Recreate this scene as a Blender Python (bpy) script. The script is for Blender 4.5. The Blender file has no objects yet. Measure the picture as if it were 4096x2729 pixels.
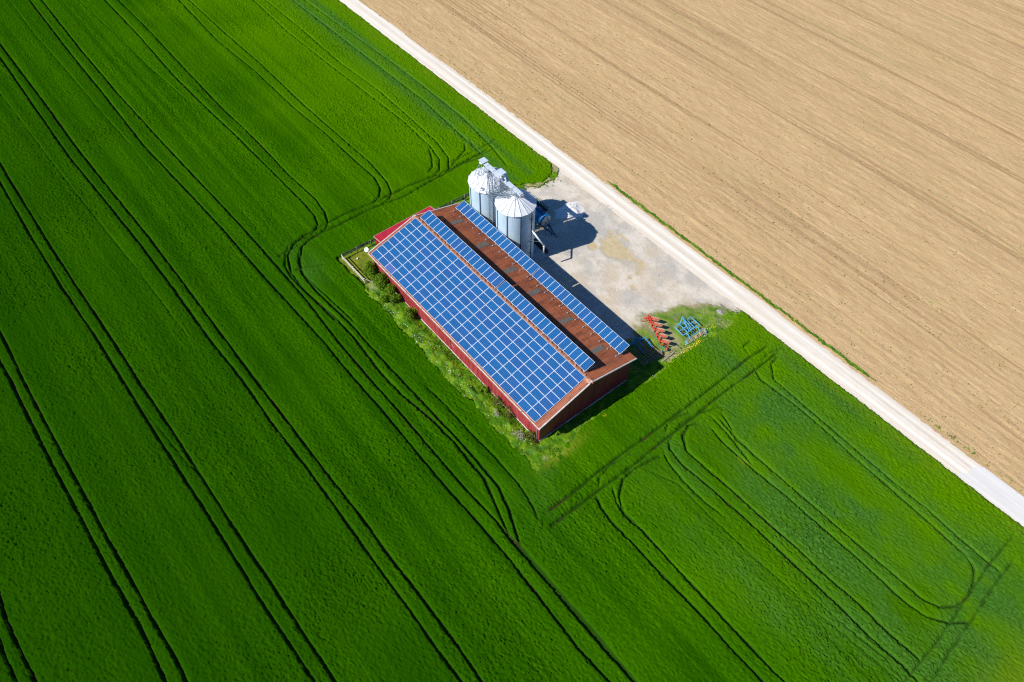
import bpy, math, random
import numpy as np
from mathutils import Vector, Matrix

# ------------------------------------------------------------------ camera, world, sun
SC = bpy.context.scene
COL = SC.collection
rad = math.radians

cam_d = bpy.data.cameras.new('camera')
cam = bpy.data.objects.new('camera', cam_d)
COL.objects.link(cam)
PITCH, YAW, ROLL = 0.924778, 2.445300, 0.008149
fwd = Vector((math.cos(YAW) * math.cos(PITCH), math.sin(YAW) * math.cos(PITCH), -math.sin(PITCH)))
rgt = Vector((math.sin(YAW), -math.cos(YAW), 0.0))
upv = rgt.cross(fwd)
r2 = math.cos(ROLL) * rgt + math.sin(ROLL) * upv
u2 = math.cos(ROLL) * upv - math.sin(ROLL) * rgt
M = Matrix((r2, u2, -fwd)).transposed().to_4x4()
M.translation = Vector((31.4667, -39.1147, 80.1813))
cam.matrix_world = M
cam_d.sensor_width = 36.0
cam_d.lens = 36.0 * 3001.95 / 4096.0
cam_d.clip_end = 3000.0
SC.camera = cam

SUN_AZ, SUN_EL = 1.3507, 0.7780            # the way the light travels on plan, and its height
world = bpy.data.worlds.new('World')
SC.world = world
world.use_nodes = True
wn = world.node_tree
sky = wn.nodes.new('ShaderNodeTexSky')
sky.sky_type = 'NISHITA'
sky.sun_disc = False
sky.sun_elevation = SUN_EL
sky.sun_rotation = rad(270) - SUN_AZ + 0.0
sky.air_density = 1.0
sky.dust_density = 0.3
sky.ozone_density = 2.0
tintn = wn.nodes.new('ShaderNodeMix')          # a deep blue, very clear sky
tintn.data_type = 'RGBA'
tintn.blend_type = 'MULTIPLY'
tintn.inputs[0].default_value = 1.0
tintn.inputs[7].default_value = (0.42, 0.78, 1.18, 1)
wn.links.new(sky.outputs[0], tintn.inputs[6])
wn.links.new(tintn.outputs[2], wn.nodes['Background'].inputs[0])
wn.nodes['Background'].inputs[1].default_value = 0.066

sun_d = bpy.data.lights.new('sun', 'SUN')
sun_d.energy = 4.9
sun_d.angle = rad(0.53)
sun_d.color = (1.0, 0.955, 0.88)
sun = bpy.data.objects.new('sun', sun_d)
COL.objects.link(sun)
sdir = Vector((math.cos(SUN_AZ) * math.cos(SUN_EL), math.sin(SUN_AZ) * math.cos(SUN_EL), -math.sin(SUN_EL)))
sun.rotation_euler = sdir.to_track_quat('-Z', 'Y').to_euler()
sun.location = (0, -60, 90)

SC.view_settings.view_transform = 'Standard'
SC.view_settings.look = 'None'
SC.view_settings.exposure = 0.38
SC.view_settings.gamma = 1.0
SC.cycles.max_bounces = 5
SC.cycles.use_denoising = False
SC.cycles.filter_width = 1.2

# ------------------------------------------------------------------ helpers
rng = np.random.default_rng(7)
random.seed(7)
TAU = 2 * math.pi


def g(y):
    """height of the gently falling ground"""
    return 0.1 - 0.06 * (y + 7.7)


def tag(o, label=None, cat=None, group=None, kind=None):
    if label: o['label'] = label
    if cat: o['category'] = cat
    if group: o['group'] = group
    if kind: o['kind'] = kind
    return o


def empty(name, loc, rz=0.0, label=None, cat=None, group=None):
    o = bpy.data.objects.new(name, None)
    o.empty_display_size = 0.3
    COL.objects.link(o)
    o.location = loc
    o.rotation_euler = (0, 0, rz)
    return tag(o, label, cat, group)


class MB:
    """collects shapes and links them as one mesh object"""
    def __init__(self):
        self.v = []
        self.f = []

    def add(self, vs, fs):
        n = len(self.v)
        self.v.extend([tuple(p) for p in vs])
        self.f.extend([tuple(i + n for i in q) for q in fs])
        return self

    def box(self, c, s, rz=0.0):
        x, y, z = s[0] / 2, s[1] / 2, s[2] / 2
        ca, sa = math.cos(rz), math.sin(rz)
        vs = [(c[0] + a * x * ca - b * y * sa, c[1] + a * x * sa + b * y * ca, c[2] + e * z)
              for e in (-1, 1) for a, b in ((-1, -1), (1, -1), (1, 1), (-1, 1))]
        return self.add(vs, [(3, 2, 1, 0), (4, 5, 6, 7), (0, 1, 5, 4), (1, 2, 6, 5), (2, 3, 7, 6), (3, 0, 4, 7)])

    def bar(self, p, q, w, h=None, up=(0, 0, 1)):
        h = h or w
        p, q, up = Vector(p), Vector(q), Vector(up)
        d = (q - p).normalized()
        s = d.cross(up)
        if s.length < 1e-4: s = d.cross(Vector((0, 1, 0)))
        s.normalize()
        t = s.cross(d)
        vs = [e + s * a * w / 2 + t * b * h / 2 for e in (p, q) for a, b in ((-1, -1), (1, -1), (1, 1), (-1, 1))]
        return self.add(vs, [(3, 2, 1, 0), (4, 5, 6, 7), (0, 1, 5, 4), (1, 2, 6, 5), (2, 3, 7, 6), (3, 0, 4, 7)])

    def tube(self, p, q, r, r1=None, n=8):
        r1 = r if r1 is None else r1
        p, q = Vector(p), Vector(q)
        d = (q - p).normalized()
        s = d.orthogonal().normalized()
        t = d.cross(s)
        vs = [e + (s * math.cos(TAU * k / n) + t * math.sin(TAU * k / n)) * R for e, R in ((p, r), (q, r1)) for k in range(n)]
        fs = [(k, (k + 1) % n, n + (k + 1) % n, n + k) for k in range(n)]
        return self.add(vs, fs + [tuple(range(n - 1, -1, -1)), tuple(range(n, 2 * n))])

    def path(self, pts, r, n=8):
        for a, b in zip(pts[:-1], pts[1:]):
            self.tube(a, b, r, n=n)
        return self

    def lathe(self, c, prof, n=24, axis='z', a0=0.0):
        vs, fs = [], []
        for R, h in prof:
            for k in range(n):
                a = a0 + TAU * k / n
                if axis == 'z': vs.append((c[0] + R * math.cos(a), c[1] + R * math.sin(a), c[2] + h))
                elif axis == 'x': vs.append((c[0] + h, c[1] + R * math.cos(a), c[2] + R * math.sin(a)))
                else: vs.append((c[0] + R * math.sin(a), c[1] + h, c[2] + R * math.cos(a)))
        for j in range(len(prof) - 1):
            for k in range(n):
                fs.append((j * n + k, j * n + (k + 1) % n, (j + 1) * n + (k + 1) % n, (j + 1) * n + k))
        fs.append(tuple(range(n - 1, -1, -1)))
        fs.append(tuple(range((len(prof) - 1) * n, len(prof) * n)))
        return self.add(vs, fs)

    def build(self, name, mat, parent=None, world=True, smooth=False):
        me = bpy.data.meshes.new(name)
        off = Vector(parent.location) if (parent is not None and world) else Vector((0, 0, 0))
        if parent is not None and world and parent.parent is not None:
            off = off + Vector(parent.parent.location)
        me.from_pydata([tuple(Vector(p) - off) for p in self.v], [], self.f)
        me.materials.append(mat)
        me.update()
        if smooth: me.polygons.foreach_set('use_smooth', [True] * len(me.polygons))
        o = bpy.data.objects.new(name, me)
        COL.objects.link(o)
        if parent is not None: o.parent = parent
        return o


def npmesh(name, V, F, mat, attrs=None, smooth=False):
    """fast mesh from numpy arrays of vertices and quads"""
    me = bpy.data.meshes.new(name)
    nv, nf = len(V), len(F)
    k = F.shape[1]
    me.vertices.add(nv)
    me.vertices.foreach_set('co', np.ascontiguousarray(V, dtype=np.float32).ravel())
    me.loops.add(nf * k)
    me.loops.foreach_set('vertex_index', np.ascontiguousarray(F, dtype=np.int32).ravel())
    me.polygons.add(nf)
    me.polygons.foreach_set('loop_start', np.arange(0, nf * k, k, dtype=np.int32))
    me.polygons.foreach_set('loop_total', np.full(nf, k, dtype=np.int32))
    if smooth: me.polygons.foreach_set('use_smooth', np.ones(nf, dtype=bool))
    me.update(calc_edges=True)
    for an, av in (attrs or {}).items():
        a = me.attributes.new(an, 'FLOAT', 'POINT')
        a.data.foreach_set('value', np.ascontiguousarray(av, dtype=np.float32))
    me.materials.append(mat)
    o = bpy.data.objects.new(name, me)
    COL.objects.link(o)
    return o


def vnoise(x, y, sx, sy, seed):
    """smooth value noise, cells of sx by sy metres, 0..1"""
    r = np.random.default_rng(seed)
    T = r.random((257, 257))
    u, v = x / sx + 1000.0, y / sy + 1000.0
    i, j = np.floor(u).astype(int), np.floor(v).astype(int)
    a, b = u - i, v - j
    a, b = a * a * (3 - 2 * a), b * b * (3 - 2 * b)
    i0, i1, j0, j1 = i % 256, (i + 1) % 256, j % 256, (j + 1) % 256
    return (T[i0, j0] * (1 - a) + T[i1, j0] * a) * (1 - b) + (T[i0, j1] * (1 - a) + T[i1, j1] * a) * b


def sstep(a, b, x):
    t = np.clip((x - a) / (b - a), 0, 1)
    return t * t * (3 - 2 * t)


# ------------------------------------------------------------------ materials
class Mat:
    def __init__(self, name, rough=0.8, metallic=0.0, spec=0.3):
        self.m = bpy.data.materials.new(name)
        self.m.use_nodes = True
        self.nt = self.m.node_tree
        self.p = self.nt.nodes['Principled BSDF']
        self.p.inputs['Roughness'].default_value = rough
        self.p.inputs['Metallic'].default_value = metallic
        self.p.inputs['Specular IOR Level'].default_value = spec
        self.tc = self.nt.nodes.new('ShaderNodeTexCoord').outputs['Object']

    def L(self, a, b): self.nt.links.new(a, b)

    def mapped(self, scale=(1, 1, 1), loc=(0, 0, 0), rot=(0, 0, 0)):
        n = self.nt.nodes.new('ShaderNodeMapping')
        n.inputs['Scale'].default_value = scale
        n.inputs['Location'].default_value = loc
        n.inputs['Rotation'].default_value = rot
        self.L(self.tc, n.inputs[0])
        return n.outputs[0]

    def noise(self, scale=1.0, detail=3.0, vec=None, rough=0.55):
        n = self.nt.nodes.new('ShaderNodeTexNoise')
        n.inputs['Scale'].default_value = scale
        n.inputs['Detail'].default_value = detail
        n.inputs['Roughness'].default_value = rough
        self.L(vec or self.tc, n.inputs['Vector'])
        return n.outputs[0]

    def ramp(self, fac, a=0.3, b=0.7):
        n = self.nt.nodes.new('ShaderNodeMapRange')
        n.interpolation_type = 'SMOOTHSTEP'
        n.inputs[1].default_value = a
        n.inputs[2].default_value = b
        self.L(fac, n.inputs[0])
        return n.outputs[0]

    def math(self, op, a, b=None):
        n = self.nt.nodes.new('ShaderNodeMath')
        n.operation = op
        for k, s in enumerate((a, b)):
            if s is None: continue
            if isinstance(s, (int, float)): n.inputs[k].default_value = s
            else: self.L(s, n.inputs[k])
        return n.outputs[0]

    def mix(self, fac, a, b):
        n = self.nt.nodes.new('ShaderNodeMix')
        n.data_type = 'RGBA'
        if isinstance(fac, (int, float)): n.inputs[0].default_value = fac
        else: self.L(fac, n.inputs[0])
        for k, s in ((6, a), (7, b)):
            if isinstance(s, tuple): n.inputs[k].default_value = (*s, 1)
            else: self.L(s, n.inputs[k])
        return n.outputs[2]

    def attr(self, name):
        n = self.nt.nodes.new('ShaderNodeAttribute')
        n.attribute_name = name
        return n.outputs['Fac']

    def color(self, c):
        if isinstance(c, tuple): self.p.inputs['Base Color'].default_value = (*c, 1)
        else: self.L(c, self.p.inputs['Base Color'])
        return self

    def bump(self, h, strength=0.5, dist=0.05):
        n = self.nt.nodes.new('ShaderNodeBump')
        n.inputs['Strength'].default_value = strength
        n.inputs['Distance'].default_value = dist
        self.L(h, n.inputs['Height'])
        self.L(n.outputs[0], self.p.inputs['Normal'])
        return self


def simple(name, c, rough=0.6, metallic=0.0, spec=0.3, var=0.25, scale=3.0, dirt=None, bump=0.0):
    m = Mat(name, rough, metallic, spec)
    lo = tuple(k * (1 - var) for k in c)
    hi = tuple(min(1, k * (1 + var * 0.6)) for k in c)
    n = m.noise(scale, 5)
    col = m.mix(m.ramp(n, 0.3, 0.7), lo, hi)
    if dirt:
        col = m.mix(m.math('MULTIPLY', m.ramp(m.noise(scale * 2.3, 6, m.mapped(loc=(7, 3, 1))), 0.52, 0.72), 0.7), col, dirt)
    m.color(col)
    if bump: m.bump(m.noise(scale * 6, 4), bump, 0.02)
    return m.m

# ------------------------------------------------------------------ wheel tracks in the crop
TRACKS = [  # (depth, half width in metres, path on the ground)
    (1, 0.116, [(-87.4,-42.9),(-71.6,-43.2),(-58.6,-43.2),(-47.6,-42.9),(-39.9,-42.9),(-30.8,-42.9),(-23.2,-42.8),(-17.3,-42.7),(-11.5,-42.7),(-4.8,-42.7),(0.6,-42.6),(6.2,-42.5)]),
    (1, 0.116, [(-92.0,-41.5),(-80.5,-41.6),(-68.8,-41.7),(-57.4,-41.6),(-46.5,-41.4),(-37.7,-41.4),(-29.1,-41.2),(-21.6,-41.2),(-15.1,-41.2),(-9.2,-41.1),(-3.2,-41.0),(2.4,-41.0),(7.5,-40.9)]),
    (1, 0.116, [(-123.1,-32.1),(-105.1,-32.3),(-87.2,-32.5),(-74.1,-32.0),(-61.9,-31.6),(-50.5,-31.5),(-39.0,-31.6),(-31.0,-31.3),(-22.3,-31.5),(-15.4,-31.3),(-7.7,-31.3),(-0.6,-31.4),(6.0,-31.4),(11.1,-31.5),(15.0,-31.5)]),
    (1, 0.116, [(-128.0,-30.7),(-104.8,-30.6),(-87.6,-30.7),(-74.8,-30.4),(-62.1,-30.0),(-48.3,-30.0),(-37.8,-30.0),(-29.5,-30.0),(-21.5,-29.9),(-13.9,-29.9),(-6.6,-29.7),(0.4,-29.8),(6.7,-29.7),(12.0,-29.7),(16.3,-29.9)]),
    (1, 0.116, [(-141.5,-21.1),(-118.1,-21.6),(-100.9,-21.7),(-82.8,-22.0),(-68.8,-21.3),(-57.3,-20.8),(-47.4,-20.7),(-38.1,-20.4),(-29.9,-20.1),(-22.9,-20.2),(-16.6,-20.0),(-8.5,-20.1),(-1.6,-20.1),(3.0,-19.9),(8.6,-19.9),(11.5,-20.0),(16.3,-20.2),(19.8,-20.4),(24.2,-20.1)]),
    (1, 0.116, [(-140.2,-19.2),(-116.8,-19.7),(-100.3,-19.7),(-83.0,-19.3),(-68.9,-18.8),(-57.9,-18.4),(-46.9,-18.2),(-37.2,-18.2),(-29.1,-18.6),(-22.3,-18.6),(-15.1,-18.5),(-7.3,-18.5),(-1.7,-18.5),(4.3,-18.2),(7.0,-18.4),(9.1,-18.3),(12.4,-18.3),(16.9,-18.4),(21.2,-18.4),(25.7,-18.3)]),
    (1, 0.126, [(-51.7,-53.6),(-47.0,-53.5),(-39.8,-53.6),(-32.4,-53.6),(-26.8,-53.5),(-20.9,-53.5),(-14.8,-53.4),(-9.5,-53.2),(-2.6,-53.4)]),
    (1, 0.126, [(-56.8,-52.1),(-54.6,-52.1),(-46.9,-52.3),(-40.0,-52.3),(-32.8,-52.3),(-26.4,-52.2),(-20.8,-52.2),(-14.8,-52.0),(-9.4,-52.0),(-4.6,-51.8),(-1.4,-51.9)]),
    (1, 0.126, [(-21.4,-62.8),(-17.7,-63.1),(-14.1,-63.0),(-10.1,-62.8)]),
    (1, 0.126, [(-16.5,-64.2),(-13.9,-64.3),(-11.3,-64.2)]),
    (1, 0.098, [(-133.6,-9.2),(-116.2,-9.2),(-100.0,-9.6),(-87.3,-9.3),(-75.5,-8.8),(-65.5,-8.6),(-55.5,-8.4),(-51.9,-8.6),(-50.0,-9.2),(-48.8,-10.8),(-48.3,-13.2)]),
    (1, 0.098, [(-132.2,-7.1),(-115.6,-6.9),(-100.0,-7.1),(-85.8,-7.2),(-74.1,-6.8),(-62.9,-6.9),(-55.4,-6.5),(-51.9,-6.9),(-49.5,-7.8),(-48.5,-8.8),(-47.6,-11.5)]),
    (1.0, 0.127, [(-49.6,23.3),(-49.0,14.2),(-49.5,6.9),(-49.3,1.4),(-49.7,-4.2),(-49.5,-8.1),(-49.1,-12.0),(-48.4,-14.2),(-46.9,-16.0),(-43.5,-17.3),(-39.5,-17.5),(-32.3,-16.7),(-27.6,-16.6),(-21.1,-17.0),(-16.6,-16.8),(-11.2,-16.0),(-6.6,-15.8),(-0.9,-16.0),(3.6,-17.4),(6.3,-18.2),(8.2,-18.2)]),
    (1.0, 0.127, [(-48.4,21.9),(-48.9,17.3),(-48.4,10.3),(-47.8,4.9),(-48.4,-1.2),(-48.1,-6.7),(-48.2,-10.8),(-47.3,-13.4),(-45.1,-15.0),(-42.6,-16.1),(-38.6,-16.3),(-31.1,-15.7),(-26.9,-15.7),(-20.9,-15.6),(-13.9,-15.4),(-7.4,-15.2),(-3.2,-15.2),(0.7,-15.3),(3.8,-16.2),(5.6,-17.0),(8.0,-18.0)]),
    (0.9, 0.104, [(-125.6,2.7),(-106.6,2.0),(-93.1,2.8),(-78.8,2.8),(-69.0,3.4),(-59.5,3.5),(-54.6,3.7),(-51.7,3.0),(-50.0,1.7),(-49.2,-0.6)]),
    (0.9, 0.104, [(-124.5,4.3),(-107.9,4.4),(-94.4,4.8),(-78.3,4.6),(-67.2,4.9),(-58.3,5.2),(-52.5,4.7),(-49.8,3.8),(-48.7,2.7),(-48.0,0.2)]),
    (0.8, 0.099, [(-117.4,14.9),(-102.1,14.4),(-88.3,14.9),(-75.6,15.5),(-64.7,16.0),(-55.8,15.6),(-52.1,14.8),(-49.8,13.1),(-48.8,10.7)]),
    (0.8, 0.099, [(-116.1,16.9),(-100.2,17.1),(-86.9,16.9),(-74.9,17.7),(-63.6,17.5),(-56.1,17.2),(-51.7,16.3),(-49.3,14.7),(-48.2,12.4)]),
    (0.6, 0.170, [(-113.1,21.4),(-95.0,21.8),(-78.8,22.2),(-67.3,22.5),(-56.7,21.8),(-48.1,21.3)]),
    (0.6, 0.170, [(-111.9,23.3),(-95.5,24.1),(-81.4,24.9),(-69.7,25.1),(-59.8,25.1),(-49.8,24.0),(-43.6,22.7)]),
    (0.95, 0.115, [(6.8,27.7),(6.6,22.8),(6.7,16.9),(6.8,10.4),(6.7,4.1),(6.6,-1.1),(6.6,-5.5),(6.8,-9.4),(6.7,-13.4)]),
    (0.95, 0.115, [(8.4,27.6),(8.4,22.1),(8.2,15.5),(8.4,9.8),(8.4,4.6),(8.5,-0.7),(8.4,-6.4),(8.3,-11.5),(8.3,-14.4)]),
    (0.95, 0.115, [(9.7,3.3),(8.9,-1.2),(9.1,-3.2),(10.4,-5.2),(12.1,-6.2),(15.2,-6.1),(20.2,-6.3),(25.0,-6.4),(29.6,-6.5),(33.9,-6.6),(35.2,-6.5)]),
    (0.95, 0.115, [(8.3,-7.0),(10.1,-7.8),(12.6,-8.1),(15.6,-8.0),(20.3,-8.1),(24.9,-8.0),(29.6,-8.2),(33.8,-8.2)]),
    (0.95, 0.115, [(8.5,5.3),(9.7,4.2),(12.0,3.8),(15.9,4.1),(20.7,4.3),(25.4,4.3),(29.9,4.3),(34.1,4.3),(38.3,4.1),(42.1,4.3),(43.7,4.1)]),
    (0.95, 0.115, [(9.4,10.3),(8.8,8.6),(9.4,6.9),(11.1,5.6),(13.9,5.7),(17.7,5.9),(22.6,5.9),(27.1,6.1),(31.5,6.0),(35.6,6.2),(39.2,6.0),(42.2,6.2),(43.4,5.9)]),
    (0.85, 0.104, [(10.3,10.6),(13.5,10.1),(17.7,10.1),(22.3,10.4),(26.9,10.4),(31.3,10.5),(35.6,10.4),(38.3,10.3),(40.7,10.7),(42.7,12.1),(44.3,14.4)]),
    (0.85, 0.104, [(10.1,12.5),(13.0,12.0),(15.6,11.8),(20.5,11.8),(25.3,11.9),(29.4,11.9),(33.4,12.0),(37.3,12.1),(39.4,12.1),(41.1,12.8),(42.2,14.4),(42.5,16.3),(42.0,18.4),(41.3,19.8),(39.9,20.5)]),
    (0.85, 0.104, [(7.5,22.7),(9.8,21.6),(14.9,21.9),(19.7,21.8),(24.2,21.4),(28.6,21.2),(33.2,21.0),(36.4,20.8),(39.9,20.5)]),
    (0.85, 0.104, [(8.7,27.3),(9.1,24.8),(10.9,23.0),(15.6,22.8),(20.8,22.6),(25.4,22.4),(29.8,22.2),(33.8,22.3),(38.0,21.9),(41.5,21.8),(43.6,21.9)]),
    (0.7, 0.104, [(42.1,27.8),(42.1,22.1),(42.4,17.3),(42.7,13.1),(42.9,9.2),(42.9,5.4)]),
    (0.7, 0.104, [(43.6,24.8),(43.7,19.7),(44.1,13.8),(44.3,9.1),(44.7,5.3)]),
    (0.72, 0.095, [(-16.1,-13.7),(-11.6,-13.4),(-6.9,-13.4),(-2.5,-13.2),(2.1,-13.3),(4.7,-13.7),(7.0,-14.4)]),
    (0.72, 0.095, [(9.6,14.7),(8.4,11.1),(8.1,7.8),(8.5,6.0),(9.2,4.4)]),
    (0.72, 0.095, [(7.7,10.7),(7.0,8.6),(7.1,6.6),(7.8,5.4)]),
    (0.72, 0.095, [(9.0,3.6),(10.7,2.7),(14.1,2.2),(17.2,2.2),(19.8,2.6)]),
    (0.72, 0.095, [(8.8,-4.8),(10.8,-6.0),(12.6,-6.3),(14.4,-6.3)]),
    (0.72, 0.095, [(8.6,-7.4),(10.7,-7.9),(12.1,-8.1)]),
    (0.72, 0.095, [(7.2,0.6),(6.8,-3.2),(7.2,-5.2),(8.2,-6.4)]),
    (0.72, 0.095, [(-48.6,-14.7),(-47.2,-16.2),(-45.2,-17.3),(-42.8,-17.7),(-40.0,-17.6),(-35.5,-17.2),(-31.4,-17.0)]),
    (0.72, 0.095, [(-46.8,-14.2),(-44.5,-15.5),(-42.5,-16.0),(-38.7,-15.8),(-33.2,-15.3),(-30.0,-15.1)]),
    (0.72, 0.095, [(-41.9,-11.9),(-42.7,-13.9),(-43.5,-15.4),(-43.5,-16.9)]),
    (0.72, 0.095, [(-47.3,-17.3),(-47.7,-15.5),(-47.8,-13.2)]),
    (0.35, 0.070, [(-143.6,-24.3),(-127.2,-24.6),(-112.6,-24.2),(-98.3,-24.0),(-83.7,-23.6)]),
    (0.35, 0.070, [(-136.4,-13.5),(-120.4,-12.6),(-107.4,-12.2),(-89.1,-10.9)]),
    (0.72, 0.095, [(-55.4,15.1),(-53.3,14.1),(-51.2,12.7),(-50.2,11.1)]),
    (0.72, 0.095, [(-53.1,20.9),(-51.6,19.7),(-50.3,17.0),(-49.1,14.4)]),
    (0.72, 0.095, [(-53.6,22.1),(-50.8,21.5),(-48.2,21.2)]),
    (0.72, 0.095, [(-48.9,26.0),(-49.1,22.5),(-48.9,17.7),(-48.9,14.6)]),
    (0.72, 0.095, [(-50.9,26.6),(-50.5,21.2),(-50.4,15.7)]),
    (0.35, 0.070, [(-111.5,-35.6),(-89.4,-35.1),(-72.3,-34.6),(-56.5,-33.9),(-40.5,-33.6)]),
    (0.35, 0.070, [(-35.0,-42.7),(-23.9,-41.7),(-18.0,-40.6)]),
    (0.35, 0.070, [(9.5,-0.3),(13.5,1.5),(18.3,1.3),(24.7,1.4),(31.8,1.7),(38.2,2.3)]),
    (0.35, 0.070, [(29.6,2.8),(35.1,2.9),(40.1,3.5),(42.9,3.0)]),
    (0.72, 0.095, [(10.0,13.4),(12.2,12.6),(13.9,11.7),(15.7,12.0)]),
    (0.72, 0.095, [(9.2,11.9),(12.3,11.6),(15.6,10.9),(17.8,10.3)]),
    (0.72, 0.095, [(8.0,23.9),(7.7,26.1),(8.5,28.9)]),
    (0.72, 0.095, [(5.9,23.7),(4.8,24.1),(4.8,26.0)]),
]

# ------------------------------------------------------------------ the land
# what the camera could see on the ground, with a wide margin
FOOT = [(-147, -28), (-110, 32), (-22, 160), (53, 13), (-12, -68)]


def in_foot(x, y, margin=9.0):
    ok = np.ones_like(x, dtype=bool)
    n = len(FOOT)
    for k in range(n):
        (ax, ay), (bx, by) = FOOT[k], FOOT[(k + 1) % n]
        L = math.hypot(bx - ax, by - ay)
        ok &= ((bx - ax) * (y - ay) - (by - ay) * (x - ax)) / L < margin
    return ok


S_EDGE_Y = [-11, -6, -3, 2, 12, 16, 19, 22, 25, 27.5, 29.3]
S_EDGE_X = [1.9, 1.8, 1.2, 0.5, 0.7, 0.8, 0.9, 1.2, 0.9, 0.6, 0.4]
N_EDGE_Y = [-11, 14, 18, 20, 21.3, 24.7, 27.5, 29.3]
N_EDGE_X = [-42.3, -42.2, -41.4, -40.7, -39.0, -37.9, -38.2, -40.5]


def crop_dist(x, y):
    """> 0 inside the green crop, metres from its edge"""
    wob = (vnoise(x, y, 1.3, 1.3, 5) - 0.5) * 0.9 + (vnoise(x, y, 0.35, 0.35, 6) - 0.5) * 0.4
    s = np.interp(y, S_EDGE_Y, S_EDGE_X)
    n = np.interp(y, N_EDGE_Y, N_EDGE_X)
    hole = np.minimum(np.minimum(x - n, s - x), y + 10.6)
    return np.minimum(-hole + wob * 0.8, 29.15 - y + wob * 0.22)


YN_Y = [7.5, 14, 18, 22, 24.6, 27.3, 29.3]
YN_X = [-37.2, -37.0, -37.6, -38.1, -37.3, -37.2, -39.0]
YS_Y = [7.5, 13, 15, 17, 20, 22.3, 25, 27.1, 28.6, 29.5]
YS_X = [-4.6, -4.9, -6.3, -7.0, -6.5, -6.0, -4.2, -2.4, 0.2, 1.2]


def yard_dist(x, y):
    n = np.interp(y, YN_Y, YN_X)
    s = np.interp(y, YS_Y, YS_X)
    return np.minimum(np.minimum(x - n, s - x), y - 6.0)


def grid(x0, x1, dx, y0, y1, dy):
    xs = np.arange(x0, x1, dx)
    ys = np.arange(y0, y1, dy)
    return xs, ys, *np.meshgrid(xs, ys, indexing='ij')


def grid_object(name, X, Y, Z, keep, mat, attrs=None, smooth=False):
    """the kept cells of a height grid as one mesh"""
    nx, ny = X.shape
    idx = np.arange(nx * ny).reshape(nx, ny)
    c = keep[:-1, :-1] & keep[1:, :-1] & keep[1:, 1:] & keep[:-1, 1:]
    F = np.stack([idx[:-1, :-1][c], idx[1:, :-1][c], idx[1:, 1:][c], idx[:-1, 1:][c]], 1)
    used = np.unique(F)
    remap = np.full(nx * ny, -1)
    remap[used] = np.arange(len(used))
    V = np.stack([X.ravel()[used], Y.ravel()[used], Z.ravel()[used]], 1)
    at = {k: v.ravel()[used] for k, v in (attrs or {}).items()}
    return npmesh(name, V, remap[F], mat, at, smooth)


# --- base ground out to the horizon
m = Mat('earth', 0.95, 0, 0.1)
sep = m.nt.nodes.new('ShaderNodeSeparateXYZ')
m.L(m.tc, sep.inputs[0])
beyond = m.ramp(sep.outputs[1], 31, 31.5)
green = m.mix(m.noise(0.15, 4, m.mapped((0.15, 1, 1))), (0.03, 0.09, 0.006), (0.05, 0.13, 0.008))
tan = m.mix(m.noise(0.3, 5, m.mapped((0.06, 1, 1))), (0.36, 0.24, 0.13), (0.46, 0.33, 0.19))
m.color(m.mix(beyond, green, tan))
R = 1400.0
V = np.array([(-R, -R, g(-R) - .03), (R, -R, g(-R) - .03), (R, R, g(R) - .03), (-R, R, g(R) - .03)])
ground = tag(npmesh('ground', V, np.array([[0, 1, 2, 3]]), m.m), kind='structure')

# --- the green cereal crop: one height field with tramlines pressed into it
xs, ys, X, Y = grid(-160, 64, 0.15, -79, 30.2, 0.11)
cd = crop_dist(X, Y)
keep = in_foot(X, Y) & (cd > -0.12)
depth = np.zeros_like(X)
for strength, hw, pts in TRACKS:
    pts = list(pts)
    ends = [True, True]
    # let the long straight ones run on past the picture's edge
    (ax, ay), (bx, by) = pts[0], pts[-1]
    (cx, cy), (dx, dy) = pts[1], pts[-2]
    if (ax < -60 or (ay < -25 and ax < -15)) and abs(ay - cy) < 2: pts, ends[0] = [(ax - 30, ay)] + pts, False
    if bx > 5 and abs(by - dy) < 1.2 and by < -15: pts, ends[1] = pts + [(64, by)], False
    elif (bx > 33 and by < 5.6) or by < -45:
        q = 9 / math.hypot(bx - dx, by - dy)
        pts, ends[1] = pts + [(bx + (bx - dx) * q, by + (by - dy) * q)], False
    lens = [math.hypot(b[0] - a[0], b[1] - a[1]) for a, b in zip(pts[:-1], pts[1:])]
    total, run = sum(lens), 0.0
    fade = min(1.3, total * .15)
    for ((ax, ay), (bx, by)), seg in zip(zip(pts[:-1], pts[1:]), lens):
        run, start = run + seg, run
        r = hw + 1.3
        i0, i1 = np.searchsorted(xs, [min(ax, bx) - r, max(ax, bx) + r])
        j0, j1 = np.searchsorted(ys, [min(ay, by) - r, max(ay, by) + r])
        if i1 <= i0 or j1 <= j0: continue
        x, y = X[i0:i1, j0:j1], Y[i0:i1, j0:j1]
        dx, dy = bx - ax, by - ay
        t = np.clip(((x - ax) * dx + (y - ay) * dy) / (dx * dx + dy * dy + 1e-9), 0, 1)
        d = np.hypot(x - ax - t * dx, y - ay - t * dy)
        d = d + (vnoise(x, y, 2.6, 0.9, 31) - 0.5) * 0.08 + (vnoise(x, y, 0.8, 0.5, 32) - 0.5) * 0.08
        k = 1 - sstep(hw * 0.85, hw + 0.085, d)
        # tyres press unevenly: a softly bent shoulder either side
        sh = 0.12 * (1 - sstep(hw, hw + 0.5, d)) * (0.4 + vnoise(x, y, 2.2, 1.0, 33))
        arc = start + t * seg
        f = 1.0
        if ends[0]: f = f * sstep(-.3, fade, arc)
        if ends[1]: f = f * sstep(-.3, fade, total - arc)
        depth[i0:i1, j0:j1] = np.maximum(depth[i0:i1, j0:j1], strength * f * np.maximum(k, sh))
fine = rng.normal(size=X.shape)
clump = vnoise(X, Y, 0.55, 0.42, 11) - 0.5
big = vnoise(X, Y, 7, 2.2, 12) - 0.5
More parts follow.
